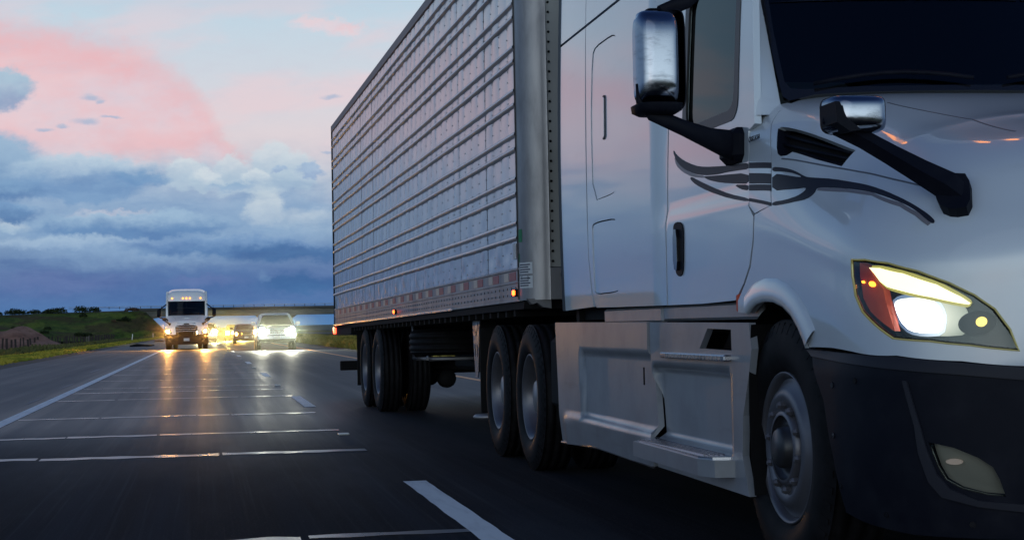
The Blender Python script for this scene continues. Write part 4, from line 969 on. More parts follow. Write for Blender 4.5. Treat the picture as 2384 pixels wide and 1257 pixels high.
# stripe, only on the near truck
def child(par, nm, k=0): return [c for c in par.children if c.name.split('.')[0] == nm][k]
dr, cwl, hd = child(tractor, 'door'), child(tractor, 'cowl_panel'), child(tractor, 'hood')
for k in (1, 2, 3, 4): panel('stripe', side, OUT['decal_door%d' % k], dr, DECAL, ref='side', off=.0022, thick=.002, step=.06, smooth=1)
panel('stripe', side, OUT['decal_shade2'], dr, DECALP, ref='side', off=.0018, thick=.002, step=.06, smooth=1)
for k in (1, 2, 3, 4): panel('stripe', shell, OUT['decal_cowl%d' % k], cwl, DECAL, off=.0022, thick=.002, step=.05)
panel('stripe', shell, OUT['decal_hood1'], hd, DECAL, off=.0022, thick=.002, step=.04, smooth=1)
panel('stripe', shell, OUT['decal_shade'], hd, DECALP, off=.0018, thick=.002, step=.04)
for yy, z0, z1 in ((.0, 0, 0),):
    pass
_m = Matrix.Translation((-1.176, .325, 1.762)) @ Matrix.Rotation(math.radians(-90), 4, 'Z') @ Matrix.Rotation(math.radians(90), 4, 'X')
text_obj('CASCADIA', .030, GLOSSBLK, cwl, _m, shear=.3)

# ------------------------------------------------------------------ refrigerated box trailer
TR = empty('box_trailer', (3.49, 11.42, 0), label='ribbed white and aluminium box trailer coupled behind the near tractor, red side lamps lit', cat='trailer')
TR.rotation_euler = (math.radians(-.52), 0, math.radians(1.26))
XS, LT, ZB, ZT = -1.29, 13.38, 1.19, 4.14
sheet_w = 1.2; y0 = .18; k = 0
while y0 < LT-.05:
    y1 = min(y0+sheet_w, LT-.03); ny = int((y1-y0)/.019)+1; zz = np.linspace(1.42, 4.04, 70); yy = np.linspace(y0, y1, ny)
    Y, Zz = np.meshgrid(yy, zz, indexing='ij')
    ph = (Y-.18)/.3; fr = ph-np.floor(ph); cid = np.floor(ph).astype(int)
    amp = .005+.004*np.sin(cid*12.9898+k)**2
    pil = (np.abs(np.sin(np.pi*fr))**.55-1)*amp
    row = np.floor((Zz-1.45)/.317); rz = (Zz-1.45)/.317-row
    pil = pil*(0.55+.45*np.abs(np.sin(np.pi*rz))**.5) + .0035*np.sin(cid*3.7+row*5.1)*np.sin(np.pi*fr)*np.sin(np.pi*rz)
    # dents low down
    pil += -.004*np.exp(-((fr-.5)/.25)**2-((Zz-(1.50+.06*np.sin(cid*2.3)))/.05)**2)
    P = np.stack([XS-pil-.006*0+0*Y, Y, Zz], -1)
    sh_ = MB().grid(P, flip=True).build('side_sheet', QUILT, TR)
    # rivets on each stud column
    rv = MB()
    n0, n1 = int(math.ceil((y0-.18)/.3)), int((y1-.18)/.3)
    for c in range(n0, n1+1):
        y = .18+.3*c
        if not (y0+.005 < y < y1+.001): continue
        for i in range(34):
            z = 1.46+.0775*i
            rv.add([(XS-.001+.004, y-.006, z-.006), (XS-.001+.004, y+.006, z-.006), (XS-.001+.004, y+.006, z+.006), (XS-.001+.004, y-.006, z+.006), (XS-.0035+.004-.004, y, z)], [(0, 1, 4), (1, 2, 4), (2, 3, 4), (3, 0, 4)])
    if rv.v: rv.build('rivets', ALU, sh_, recalc=False, kind='stuff')
    k += 1; y0 = y1+.0015
MB().box(XS+.035, XS+.05, .15, LT, 1.19, 4.08).build('inner_lining', UNDER, TR)
RZ = [1.634, 1.740, 1.947, 2.053, 2.265, 2.370, 2.580, 2.680, 2.890, 2.990, 3.200, 3.300, 3.510, 3.610, 3.820, 3.920]
rb0 = None
prof = [(.004, -.021), (-.011, -.016), (-.020, -.006), (-.020, .006), (-.011, .016), (.004, .021)]
for z in RZ:
    if rb0 is None:
        yy = np.linspace(.19, LT-.02, 60)
        rb0 = MB().grid(np.array([[(XS+a, y, b+.0015*math.sin(y*2.3)) for y in yy] for a, b in prof]), flip=False).build('rub_rail', MATS.get('rail_alu') or mat('rail_alu', color=(.44, .46, .50, 1), metal=.6, rough=.30), TR); rb0.location = (0, 0, z)
    else: link_copy(rb0, TR, loc=(0, 0, z))
# top rail, base rail
MB().box(XS-.012, XS+.05, .10, LT, 4.04, 4.15, bev=.012).build('top_rail', mat('dull_top_rail', color=(.13, .11, .12, 1), metal=.6, rough=.5), TR)
br = MB(); br.box(XS-.004, XS+.02, .17, LT, ZB, 1.425); br.box(XS-.012, XS+.02, .17, LT, 1.405, 1.425, bev=.004); br.box(XS-.010, XS+.02, .17, LT, 1.315, 1.328, bev=.003)
br = br.build('base_rail', ALU, TR)
MB().box(XS-.018, XS+.02, 3.0, LT, ZB-.012, ZB+.010, bev=.004).build('bottom_flange', POLISH, TR)
MB().box(XS-.010, XS+.02, .17, 3.0, ZB-.006, ZB+.006, bev=.003).build('bottom_flange', ALU, TR)
hs = MB()
for i in range(88):
    y = .30+i*.149
    for z in (1.235, 1.282): hs.lathe([(.010, -.0065), (.009, -.0050), (0, -.0048)], (XS, y, z), n=6, smooth=False)
hs.build('bolt_heads', UNDER, br, kind='stuff')
tp0 = MB().box(XS-.007, XS, 0, .22, 1.337, 1.398).build('tape_strip', REDTAPE, TR); tp1 = MB().box(XS-.007, XS, 0, .15, 1.337, 1.398).build('tape_strip', WHTAPE, TR)
tp0.location = (0, .30, 0); tp1.location = (0, .56, 0); y = .92
while y < LT-.5:
    link_copy(tp0, TR, loc=(0, y, 0)); link_copy(tp1, TR, loc=(0, y+.24, 0)); y += .64
# front corner post, front wall
cp = MB(); a_ = np.linspace(0, math.pi/2, 14)
prof = [(XS-.006, .20), (XS-.010, .185)]+[(-1.12-.175*math.cos(a), .175-.175*math.sin(a)) for a in a_]+[(-1.11, -.004)]
cp.grid(np.array([[(x, y, z) for x, y in prof] for z in np.linspace(1.19, 4.10, 30)])); cp = cp.build('corner_post', ALU, TR)
MB().box(XS-.014, XS+.0, .178, .196, 1.20, 4.06).build('post_seal', SEAL, cp)
fw_ = MB().box(-1.115, 1.115, .02, .06, 1.42, 4.10).build('front_wall', mat('front_wall_paint', color=(.30, .30, .29, 1), rough=.5, metal=.2), TR)
MB().box(-1.115, 1.115, .0, .06, 1.19, 1.415, bev=.005).build('front_sill', ALU, TR)
rv = MB()
for i in range(38):
    for x in (-1.085, 1.085): rv.lathe([(.010, .018), (.008, .010), (0, .008)], (x, 0, 1.46+i*.07), axis='y', n=6)
rv.build('rivets', UNDER, fw_, kind='stuff')
MB().box(-.95, .95, -.45, .02, 2.2, 3.9, bev=.08).build('cooling_unit', WHITE, TR)
kb = MB(); kb.tube([(-1.0, .02, 1.36), (-1.0, -.09, 1.36)], .03, 12); kb.lathe([(0, -.16), (.05, -.155), (.065, -.12), (.05, -.085), (0, -.08)], (-1.0, 0, 1.36), axis='y', n=18); kb.build('hose_coupling', UNDER, TR)
cr = MB(); P2 = [(-1.27+0, 1.20), (-1.10, 1.20), (-1.10, 1.13), (-1.16, 1.14), (-1.2, 1.17), (-1.24, 1.16)]
cr.prism([(a, b) for a, b in P2], .03, .10, axis='y'); cr.build('corner_shoe', ALU, TR)
# stickers and labels on the post
def sticker(x0a, x1a, z0, z1, m, par=cp, nm='sticker', off=.002):
    """on the rounded post: angles along the quarter round (deg)"""
    A = np.radians(np.linspace(x0a, x1a, 6)); R_ = .175+off
    return MB().grid(np.array([[(-1.12-R_*math.cos(a), .175-R_*math.sin(a), z) for a in A] for z in (z0, z1)])).build(nm, m, par)
sticker(3, 22, 1.60, 1.69, GREEN); sticker(2, 8, 1.46, 1.52, GREEN)
for (z0, z1) in ((1.375, 1.455), (1.275, 1.36)):
    lb = sticker(6, 52, z0, z1, LABEL, nm='label')
    for r in range(4):
        sticker(10, 46-5*(r % 2), z1-.020-.017*r, z1-.012-.017*r, INK, par=lb, nm='print_line', off=.003)
lb2 = MB().box(XS-.0085, XS-.004, .27, .36, 1.49, 1.60).build('label', LABEL, TR)
_m = Matrix.Translation((-1.292, .128, 1.338)) @ Matrix.Rotation(math.radians(-62), 4, 'Z') @ Matrix.Rotation(math.radians(90), 4, 'X')
text_obj('DIESEL', .030, INK, lb, _m)
# lamps
def side_lamp(y, z, s=1.0):
    l = MB().box(XS-.035*s, XS-.006, y-.055*s, y+.055*s, z-.035*s, z+.035*s, bev=.01).build('side_lamp', UNDER, TR)
    MB().box(XS-.052*s, XS-.034*s, y-.036*s, y+.036*s, z-.024*s, z+.024*s, bev=.009).build('bulb', E_RED2, l)
E_RED2 = emat('orange_red_lamp_glow', (1, .085, .01, 1), 10)
side_lamp(.245, 1.247, .8); side_lamp(6.62, 1.245, .8); 
# rear
rr_ = MB(); rr_.box(-1.30, 1.30, LT, LT+.09, 1.13, 4.16, bev=.02); rr_.build('rear_frame', UNDER, TR)
MB().box(-1.28, 1.28, 11.3, LT+.03, 1.04, 1.185).build('rear_sill', UNDER, TR)
rl = MB().box(-1.31, -1.28, LT-.07, LT+.10, 1.06, 1.15, bev=.01).build('rear_marker_lamp', E_RED, TR)
MB().box(-1.314, -1.296, LT+.03, LT+.10, 1.10, 1.16, bev=.006).build('marker_lens', MATS.get('pale') or emat('pale_lamp_glow', (1, .75, .4, 1), 3), rl)
ig = MB(); ig.box(-1.22, 1.22, LT-.02, LT+.08, .52, .66, bev=.01)
for x in (-.6, .6): ig.box(x-.04, x+.04, LT, LT+.06, .62, 1.15)
ig.build('underride_guard', UNDER, TR)
MB().box(-1.28, 1.28, .1, LT, 1.13, 1.187).build('floor', UNDER, TR)
xm = MB()
for i in range(40): xm.box(-1.26, 1.26, .5+i*.31, .56+i*.31, 1.085, 1.13)
xm.build('cross_members', UNDER, TR, kind='stuff')
# running gear
for y in (8.95, 10.28):
    for s in (-1, 1): wheel(TR, 'dual', s*1.235, y, .51+.0091*y, s)
ax = MB()
for y in (8.95, 10.28):
    ax.tube([(-.9, y, .60), (.9, y, .60)], .07, 12)
    for x in (-.42, .42): ax.lathe([(0, -.10), (.10, -.10), (.115, -.02), (.115, .05), (.08, .10), (0, .10)], (x, y-.30, .47), axis='y', n=16)
ax.build('axle', UNDER, TR)
fr = MB()
for x in (-.55, .47): fr.box(x, x+.08, 7.6, 11.6, .80, 1.04)
fr.build('bogie_frame', UNDER, TR)
MB().box(-.50, .95, 3.2, 7.6, .60, 1.05, bev=.04).build('under_floor_box', UNDER, TR)
MB().box(-1.22, -.62, 11.15, 11.17, .35, 1.05).build('mud_flap', UNDER, TR); MB().box(.62, 1.22, 11.15, 11.17, .35, 1.05).build('mud_flap', UNDER, TR)
sp = MB().lathe([(r, a) for r, a in tyre_profile(.28)], (-.72, 6.1, .91), axis='z', n=64).build('spare_tyre', RUBBER, TR)
rk = MB(); rk.tube([(-1.1, 5.7, .76), (-1.1, 5.65, .735), (-.3, 5.65, .735), (-.3, 5.7, .76)], .018, 8); rk.tube([(-1.1, 6.5, .735), (-.3, 6.5, .735)], .018, 8); rk.tube([(-1.12, 5.6, .74), (-1.12, 6.6, .74), (-1.12, 6.6, 1.1)], .016, 8)
rk.build('spare_tyre_rack', ALU, TR)
# landing gear
for s in (-1, 1):
    lg = MB(); x = s*1.02
    plate = [(2.62, 1.14), (2.95, 1.14), (2.93, .92), (2.86, .62), (2.82, .60), (2.76, .60), (2.72, .64), (2.66, .92)]
    def lgfn(u, v): u = np.atleast_1d(u); v = np.atleast_1d(v); return np.stack([0*u-abs(x)-.11, u, v], 1)
    ov = lambda cy, cz, ry, rz: [(cy+ry*math.cos(a), cz+rz*math.sin(a)) for a in np.linspace(0, 2*math.pi, 17)[:-1]]
    pl = panel('landing_leg', lgfn, plate, TR, POLISH, holes=[ov(2.735, .83, .020, .055), ov(2.835, .83, .020, .055), ov(2.70, 1.03, .025, .045), ov(2.88, 1.03, .02, .05), ov(2.79, .98, .03, .03)], ref='side', step=.05, thick=.012, mirror=(s > 0))
    lg.box(x-.07, x+.07, 2.72, 2.86, .42, 1.12, bev=.015); lg.box(x-.05, x+.05, 2.74, 2.84, .30, .44, bev=.01); lg.build('leg_tube', UNDER, pl)
    ft = MB(); ft.lathe([(0, .295), (.13, .285), (.15, .265), (.14, .25), (0, .25)], (x, 2.79, 0), axis='z', n=18); ft.build('foot', ALU, pl)
MB().tube([(-1.0, 2.79, .95), (1.0, 2.79, .95)], .025, 8).build('cross_shaft', UNDER, TR)
# far side and roof
MB().box(-1.27, 1.27, .02, LT, 4.10, 4.15, bev=.02).build('roof', QUILT, TR)
MB().box(1.25, 1.29, .1, LT, 1.19, 4.12).build('far_side', QUILT, TR)

# ------------------------------------------------------------------ ground, road
def f_asph(m, b):
    p = worldco(); x, y, z = sep(p)
    st_ = nz(comb(x*3.2, y*.035, 0.0), 1, 6, .62); pt = nz(comb(x*.6, y*.10, 0.0), 1, 5, .6); gr = nz(p, 70, 2, .6)
    c = mixc(sstep(.35, .70, st_), (.011, .014, .020, 1), (.028, .033, .044, 1))
    fs_ = nz(comb(x*26, y*.22, 0.0), 1, 4, .6); c = mixc(sstep(.50, .72, fs_)*.45, c, (.050, .055, .066, 1)); c = mixc(sstep(.52, .66, pt)*.55, c, (.045, .049, .060, 1))
    wl = sstep(.55, .10, E._m('ABSOLUTE', E._m('ABSOLUTE', x+.45)-.92))      # darker polished wheel tracks of this lane
    c = mixc(wl*.35, c, (.012, .014, .018, 1))
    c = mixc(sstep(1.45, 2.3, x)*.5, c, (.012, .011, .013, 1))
    sh = sstep(-2.5, -2.9, x); c = mixc(sh*.6, c, (.040, .045, .058, 1))
    c = mixc(sstep(.56, .70, gr)*.5, c, (.06, .063, .075, 1))
    setin(E.nt, b.inputs['Base Color'], c)
    damp = sstep(8.0, 20.0, y + (pt-.5)*12.0)      # the film of water starts some metres ahead of the camera
    setin(E.nt, b.inputs['Roughness'], .86 - damp*.41 + (st_-.5)*.28 + (pt-.5)*.2 + sstep(1.3, 2.2, x)*.10 + sh*.08)
    setin(E.nt, b.inputs['Specular IOR Level'], .03 + damp*.19)
    bump(b, gr+st_*.5, .22, .006)
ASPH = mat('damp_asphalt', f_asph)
def f_paint(m, b):
    p = worldco(); x, y, z = sep(p); d = nz(comb(x*9, y*1.4, 0.0), 1, 7, .68)
    c = mixc(sstep(.44, .72, d)*.38, (.80, .82, .84, 1), (.30, .31, .33, 1)); setin(E.nt, b.inputs['Base Color'], c); b.inputs['Roughness'].default_value = .55
PAINT = mat('worn_white_road_paint', f_paint)
YPAINT = mat('orange_yellow_road_paint', color=(.85, .30, .05, 1), rough=.5)
def f_seal(m, b):
    p = worldco(); x, y, z = sep(p); d = nz(comb(x*1.8, y*.15, 0.0), 1, 5, .6)
    setin(E.nt, b.inputs['Base Color'], mixc(sstep(.40, .62, d), (.040, .043, .056, 1), (.13, .135, .17, 1))); setin(E.nt, b.inputs['Roughness'], .29+(d-.5)*.3)
SEALJ = mat('wet_joint_sealant', f_seal)
def f_gravel(m, b):
    p = worldco(); d = nz(p, 3, 8, .7); setin(E.nt, b.inputs['Base Color'], mixc(sstep(.35, .7, d), (.022, .022, .026, 1), (.07, .062, .058, 1))); b.inputs['Roughness'].default_value = .85; bump(b, d, .6, .05)
GRAV = mat('dark_gravel', f_gravel)
def f_land(m, b):
    p = worldco(); x, y, z = sep(p); d = nz(comb(x*.05, y*.02, 0.0), 1, 8, .65); e = nz(comb(x*.6, y*.25, z), 1, 7, .7)
    c = mixc(sstep(.40, .62, d), (.10, .115, .022, 1), (.19, .155, .06, 1)); c = mixc(sstep(.45, .68, e)*.6, c, (.045, .055, .018, 1))
    near = sstep(-7.0, -10.5, x)*sstep(420, 80, y)
    c = mixc(near*sstep(-11.0, -16.0, x)*.8, c, mixc(sstep(.4, .65, e), (.055, .04, .025, 1), (.035, .03, .018, 1)))
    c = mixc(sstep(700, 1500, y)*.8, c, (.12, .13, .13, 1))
    setin(E.nt, b.inputs['Base Color'], c); b.inputs['Roughness'].default_value = .95; b.inputs['Specular IOR Level'].default_value = .1
    bump(b, e, .7, .3)
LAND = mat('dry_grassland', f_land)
def gheight(x, y):
    h = -.03+np.where(x < -7.5, -np.clip((-7.5-x)/13, 0, 1)*.95, 0)+np.where(x > 7.6, -.55*np.clip((x-7.6)/5, 0, 1)+.55*np.clip((x-17)/5, 0, 1), 0)
    return h
xs = np.concatenate([-np.geomspace(3200, 26, 22), np.linspace(-24, -6.6, 26), np.array([-6.4, -6.0, -3, 0, 3, 6.2, 6.5]), np.linspace(6.7, 26, 28), np.geomspace(28, 3200, 24)])
ys = np.concatenate([[-400, -120, -40], np.linspace(-10, 500, 150), np.geomspace(520, 6500, 24)])
X, Y = np.meshgrid(xs, ys, indexing='ij'); Zg = gheight(X, Y)
off_ = (np.abs(X) > 7.2) & (np.abs(X) < 200)
rn = np.array([noise.noise(Vector((a*.35, b*.2, 0)))*.14+noise.noise(Vector((a*.05, b*.03, 5)))*.2 for a, b in zip(X.ravel(), Y.ravel())]).reshape(X.shape)
Zg = Zg+np.where(off_, rn*np.clip((np.abs(X)-7.0)/4, 0, 1), 0)-np.where((X > -6.7) & (X < 6.6), .05, 0)
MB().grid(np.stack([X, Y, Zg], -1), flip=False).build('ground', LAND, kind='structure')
def strip(name, x0, x1, y0, y1, z, m, n=60, parent=None, wob=0, **k):
    ys_ = np.geomspace(y0+50, y1+50, n)-50; a = [(x0+(random.uniform(-wob, wob)), y, z) for y in ys_]; b_ = [(x1+random.uniform(-wob, wob), y, z) for y in ys_]
    return MB().grid(np.array([a, b_]), smooth=False).build(name, m, parent, **k)
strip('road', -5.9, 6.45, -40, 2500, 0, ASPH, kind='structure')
strip('gravel_strip', -7.1, -5.7, -40, 1200, -.006, GRAV, n=300, wob=.16, kind='structure')
strip('gravel_strip', 6.3, 7.3, -40, 1200, -.006, GRAV, n=300, wob=.16, kind='structure')
strip('opposite_road', 23, 33, -40, 2500, .10, ASPH, kind='structure')
strip('white_edge_line', -2.36, -2.20, -30, 1500, .004, PAINT, kind='structure')
strip('yellow_edge_line', 4.98, 5.15, -30, 1500, .004, YPAINT, kind='structure')
d0 = None
for k in range(-2, 34):
    y = 7.35+14.63*k
    if d0 is None:
        pts = [(-.075, 0), (.075, 0), (.075, 3.66), (-.075, 3.66)]
        d0 = MB(); yy = np.linspace(0, 3.66, 20); d0.grid(np.array([[(-.075+random.uniform(-.004, .004), q, 0) for q in yy], [(.075+random.uniform(-.004, .004), q, 0) for q in yy]]), smooth=False)
        d0 = d0.build('lane_dash', PAINT, kind='structure'); d0.location = (1.355, y, .004)
    else:
        c = d0.copy(); COL.objects.link(c); c.location = (1.355, y, .004)
m0 = None
for k in range(0, 14):
    y = 16.05+14.63*k
    if m0 is None:
        m0 = MB(); m0.box(-.055, .055, -.05, .05, 0, .018, bev=.012); m0 = m0.build('road_marker', mat('ceramic_marker', color=(.62, .64, .64, 1), rough=.35), label='small white ceramic marker between two lane dashes', cat='road marker', group='raised markers along the lane line'); m0.location = (1.30, y, .002)
    else: c = m0.copy(); COL.objects.link(c); c.location = (1.30, y, .002)
    (m0 if k == 0 else c)['label'] = ('nearest small white ceramic marker, between the two closest lane dashes', 'second white ceramic marker from the camera, just past the second lane dash', 'third white ceramic marker from the camera along the dashed lane line')[k] if k < 3 else 'tiny far ceramic marker on the dashed lane line'
# wet sealed joints across the left lane
for i, y in enumerate((8.25, 14.0, 16.85, 20.55, 25.95, 29.0, 31.3, 36, 41, 46.2, 51, 57, 63, 70, 78)):
    x = -2.18; mbj = MB(); w = .10 if i == 0 else (.15 if i < 6 else .12); tilt = random.uniform(-.02, .03)
    while x < 1.30:
        x1 = min(x+random.uniform(.8, 1.9), 1.32); n = int((x1-x)/.06)+3; xx = np.linspace(x, x1, n); dy_ = random.uniform(-.05, .05); wd = w*random.uniform(.75, 1.1)
        e1 = [wd*(.75+.5*noise.noise(Vector((q*5.0, i*3.1, 0)))) for q in xx]; e2 = [wd*(.75+.5*noise.noise(Vector((q*5.0, i*3.1, 9)))) for q in xx]
        mbj.grid(np.array([[(q, y+dy_+tilt*q-a_, .003) for q, a_ in zip(xx, e1)], [(q, y+dy_+tilt*q+a_, .003) for q, a_ in zip(xx, e2)]]), smooth=False); x = x1+random.uniform(.01, .05)
    mbj.build('joint_seal', SEALJ, kind='structure')
# long crack beside the lane line, shoulder patches, shredded tyre
for (x, y, w, L) in ((-2.62, 31.5, .07, 4), (-2.55, 25, .06, 3), (-2.9, 44, .09, 5)):
    MB().grid(np.array([[(x-w/2*math.sin(math.pi*i/9), y+L*i/9, .003) for i in range(10)], [(x+w/2*math.sin(math.pi*i/9), y+L*i/9, .003) for i in range(10)]]), smooth=False).build('paint_smear', mat('faint_paint', color=(.16, .16, .18, 1), rough=.6), kind='structure')
td = MB(); td.tube([(-.9, 0, .05), (-.4, .15, .09), (.2, -.1, .05), (.8, .1, .08)], [.05, .12, .10, .04], 8, flat=1.4); td = td.build('tyre_shred', RUBBER, label='black shredded tyre tread lying flat on the left shoulder', cat='tyre debris'); td.location = (-4.3, 122, 0)
td2 = MB(); td2.tube([(-.5, 0, .04), (0, .1, .08), (.5, 0, .04)], [.04, .09, .04], 8); td2 = td2.build('tyre_shred', RUBBER, label='smaller far scrap of black tyre on the left shoulder nearer the bridge', cat='tyre debris'); td2.location = (-4.6, 178, 0)

# verge grass
def f_grass(m, b):
    p = worldco(); x, y, z = sep(p); d = nz(comb(x*.4, y*.12, 0.0), 1, 5, .6); n = nz(p, 3, 3)
    c = mixc(sstep(.38, .60, d), (.17, .19, .028, 1), (.36, .29, .04, 1)); c = mixc(sstep(.5, .7, n)*.6, c, (.07, .11, .02, 1))
    setin(E.nt, b.inputs['Base Color'], c); b.inputs['Roughness'].default_value = .8; b.inputs['Specular IOR Level'].default_value = .15
GRASS = mat('yellow_green_grass', f_grass)
def f_grass2(m, b):
    p = worldco(); x, y, z = sep(p); d = nz(comb(x*.3, y*.08, 0.0), 1, 5, .6)
    c = mixc(sstep(.40, .60, d), (.15, .14, .028, 1), (.27, .21, .055, 1)); setin(E.nt, b.inputs['Base Color'], c); b.inputs['Roughness'].default_value = .85; b.inputs['Specular IOR Level'].default_value = .1
GRASS2 = mat('dry_median_grass', f_grass2)
def tufts(name, x0, x1, y0, y1, n, hmin, hmax, m, wid=.10, hf=gheight):
    y = y0*(y1/y0)**rng.random(n); x = rng.uniform(x0, x1, n)
    dens = np.array([noise.noise(Vector((a*.5, b*.15, 3))) for a, b in zip(x, y)]); kk = dens > -.28; x, y, dens = x[kk], y[kk], dens[kk]; n = len(x)
    z = hf(x, y)-.04; V = []; Fc = []
    for j in range(3):
        a = rng.uniform(0, 2*np.pi, n); h = rng.uniform(hmin, hmax, n)*(1+dens*.8); w = wid*rng.uniform(.5, 1.5, n)*(.5+y/150); ox = rng.normal(0, .10, n); oy = rng.normal(0, .10, n); lx = rng.normal(0, .12, n)*h*3
        p0 = np.stack([x+ox-np.cos(a)*w, y+oy-np.sin(a)*w, z], 1); p1 = np.stack([x+ox+np.cos(a)*w, y+oy+np.sin(a)*w, z], 1)
        p2 = np.stack([x+ox+lx+np.cos(a)*w*.25, y+oy, z+h], 1); p3 = np.stack([x+ox+lx-np.cos(a)*w*.4, y+oy, z+h*.85], 1)
        V.append(np.stack([p0, p1, p2, p3], 1).reshape(-1, 3))
    V = np.concatenate(V); q = len(V)//4; me = bpy.data.meshes.new(name); me.vertices.add(len(V)); me.vertices.foreach_set('co', V.ravel()); me.loops.add(q*4); me.loops.foreach_set('vertex_index', np.arange(q*4, dtype=np.int32)); me.polygons.add(q)
    me.polygons.foreach_set('loop_start', np.arange(0, q*4, 4, dtype=np.int32)); me.polygons.foreach_set('loop_total', np.full(q, 4, dtype=np.int32)); me.materials.append(m); me.update(calc_edges=True); me.validate()
    o = bpy.data.objects.new(name, me); COL.objects.link(o); return tag(o, kind='stuff')
tufts('verge_grass', -10.6, -6.9, 38, 420, 30000, .07, .20, GRASS)
tufts('field_grass', -20, -10.5, 70, 420, 9000, .15, .5, mat('olive_weeds', color=(.07, .075, .022, 1), rough=.9))
tufts('median_grass', 7.2, 20, 60, 600, 26000, .15, .40, GRASS2)

# ------------------------------------------------------------------ embankment, dirt mound
def f_bank(m, b):
    p = worldco(); x, y, z = sep(p); d = nz(comb(x*.10, y*.05, z*.35), 1, 8, .68); e = nz(comb(x*.7, y*.3, z*1.3), 1, 6, .7)
    c = mixc(sstep(.42, .58, d), (.07, .11, .02, 1), (.15, .19, .03, 1)); c = mixc(sstep(.50, .62, nz(comb(x*.06+7.0, y*.03, z*.3), 1, 6, .6))*.8, c, (.10, .062, .034, 1)); c = mixc(sstep(.48, .66, e)*.6, c, (.022, .032, .010, 1))
    setin(E.nt, b.inputs['Base Color'], c); b.inputs['Roughness'].default_value = .95; b.inputs['Specular IOR Level'].default_value = .08; bump(b, e, 1.0, .8)
BANK = mat('scrubby_green_bank', f_bank)
bx_ = np.concatenate([np.linspace(-420, -70, 40), np.linspace(-66, -7.6, 72)]); ty = np.linspace(0, 1, 26)
def bank_pt(x, t):
    yc = 402; topz = float(np.interp(x, [-420, -150, -60, -30, -13.6, -7.6], [3.2, 4.6, 5.3, 5.75, 5.9, -.2])); toe = 402-6-float(np.interp(x, [-420, -60, -25, -12, -7.6], [120, 110, 46, 12, 4]))
    if t < .62: u = t/.62; y = toe+(yc-6-toe)*u; z = -.5+(topz+.5)*(u**1.15)
    elif t < .8: y = yc-6+12*(t-.62)/.18; z = topz
    else: u = (t-.8)/.2; y = yc+6+30*u; z = topz-(topz+.5)*u
    w = noise.noise(Vector((x*.08, y*.05, 1)))*.9+noise.noise(Vector((x*.3, y*.12, 7)))*.35
    return (x, y, z+w*math.sin(math.pi*min(1, t/.62))**.6*(1 if t < .62 else 0)*min(1, topz/3))
MB().grid(np.array([[bank_pt(x, t) for t in ty] for x in bx_])).build('embankment', BANK, kind='structure')
def f_dirt(m, b):
    p = worldco(); x, y, z = sep(p); d = nz(comb(x*.25, y*.08, z), 1, 8, .65); e = nz(comb(x*1.2, y*.4, z*2), 1, 6, .7)
    c = mixc(sstep(.35, .65, d), (.28, .135, .09, 1), (.40, .21, .145, 1)); c = mixc(sstep(.5, .7, e)*.5, c, (.05, .032, .022, 1)); c = mixc(sstep(.62, .70, d)*.8, c, (.045, .05, .02, 1))
    setin(E.nt, b.inputs['Base Color'], c); b.inputs['Roughness'].default_value = .95; b.inputs['Specular IOR Level'].default_value = .1; bump(b, e, .8, .3)
mx_, my_ = np.meshgrid(np.linspace(-48, -15.5, 66), np.linspace(170, 262, 50), indexing='ij')
def mh(x, y):
    h = 2.7*math.exp(-((x+29)/5.2)**2-((y-222)/17)**2)+2.3*math.exp(-((x+38)/7)**2-((y-228)/16)**2)+2.3*math.exp(-((x+22.6)/2.9)**2-((y-226)/14)**2)+.7*math.exp(-((x+18.5)/2.5)**2-((y-220)/14)**2)
    return -1.25+h*(1+.25*noise.noise(Vector((x*.35, y*.12, 2))))+.16*noise.noise(Vector((x*.8, y*.3, 4)))
MB().grid(np.array([[(x, y, mh(x, y)) for x, y in zip(r1, r2)] for r1, r2 in zip(mx_, my_)])).build('dirt_mound', mat('red_brown_dirt', f_dirt), kind='structure')
# distant low line of land
MB().grid(np.array([[(x, 3000+abs(x)*.1, z+(6+5*noise.noise(Vector((x*.002, 0, 0)))) * (z > -3)) for x in np.linspace(-2600, 3000, 160)] for z in (-5, 0)])).build('hills', mat('far_land', color=(.10, .12, .13, 1), rough=1), kind='structure')

# bushes: crowns of many small leaves
def leafmat(n, c1, c2):
    def f(m, b):
        p = worldco(); d = nz(p, 1.7, 3); setin(E.nt, b.inputs['Base Color'], mixc(sstep(.4, .6, d), c1, c2)); b.inputs['Roughness'].default_value = .8; b.inputs['Specular IOR Level'].default_value = .15
    return mat(n, f)
LEAFD = leafmat('dark_scrub_leaves', (.012, .02, .009, 1), (.03, .042, .014, 1)); LEAFB = leafmat('brown_tumbleweed', (.07, .04, .025, 1), (.13, .08, .05, 1)); STEM = mat('woody_stem', color=(.04, .03, .02, 1), rough=.9)
def make_bush(r, n, m):
    V = MB()
    for i in range(n):
        d = Vector(rng.normal(0, 1, 3)).normalized(); d.z = abs(d.z)*.9; lump = 1+.35*noise.noise(d*2.3+Vector((r, n, 1))); p = d*r*lump*(.55+.45*rng.random()); p.z += r*.15
        a = Vector(rng.normal(0, 1, 3)).normalized(); b_ = a.cross(Vector(rng.normal(0, 1, 3))).normalized(); s = r*.13*rng.uniform(.6, 1.5)
        V.add([p-a*s, p+b_*s*.6, p+a*s, p-b_*s*.6], [(0, 1, 2, 3)])
    return V
bush_protos = []
for kk, (m, nm) in enumerate(((LEAFD, 'dark'), (LEAFD, 'dark'), (LEAFB, 'brown'))):
    e = empty('bush', (0, 0, -50)); make_bush(1.0, 300+kk*40, m).build('crown', m, e, recalc=False); MB().tube([(0, 0, -.2), (.05, 0, .3), (.1, .05, .6)], [.05, .04, .02], 6).build('stem', STEM, e); bush_protos.append(e)
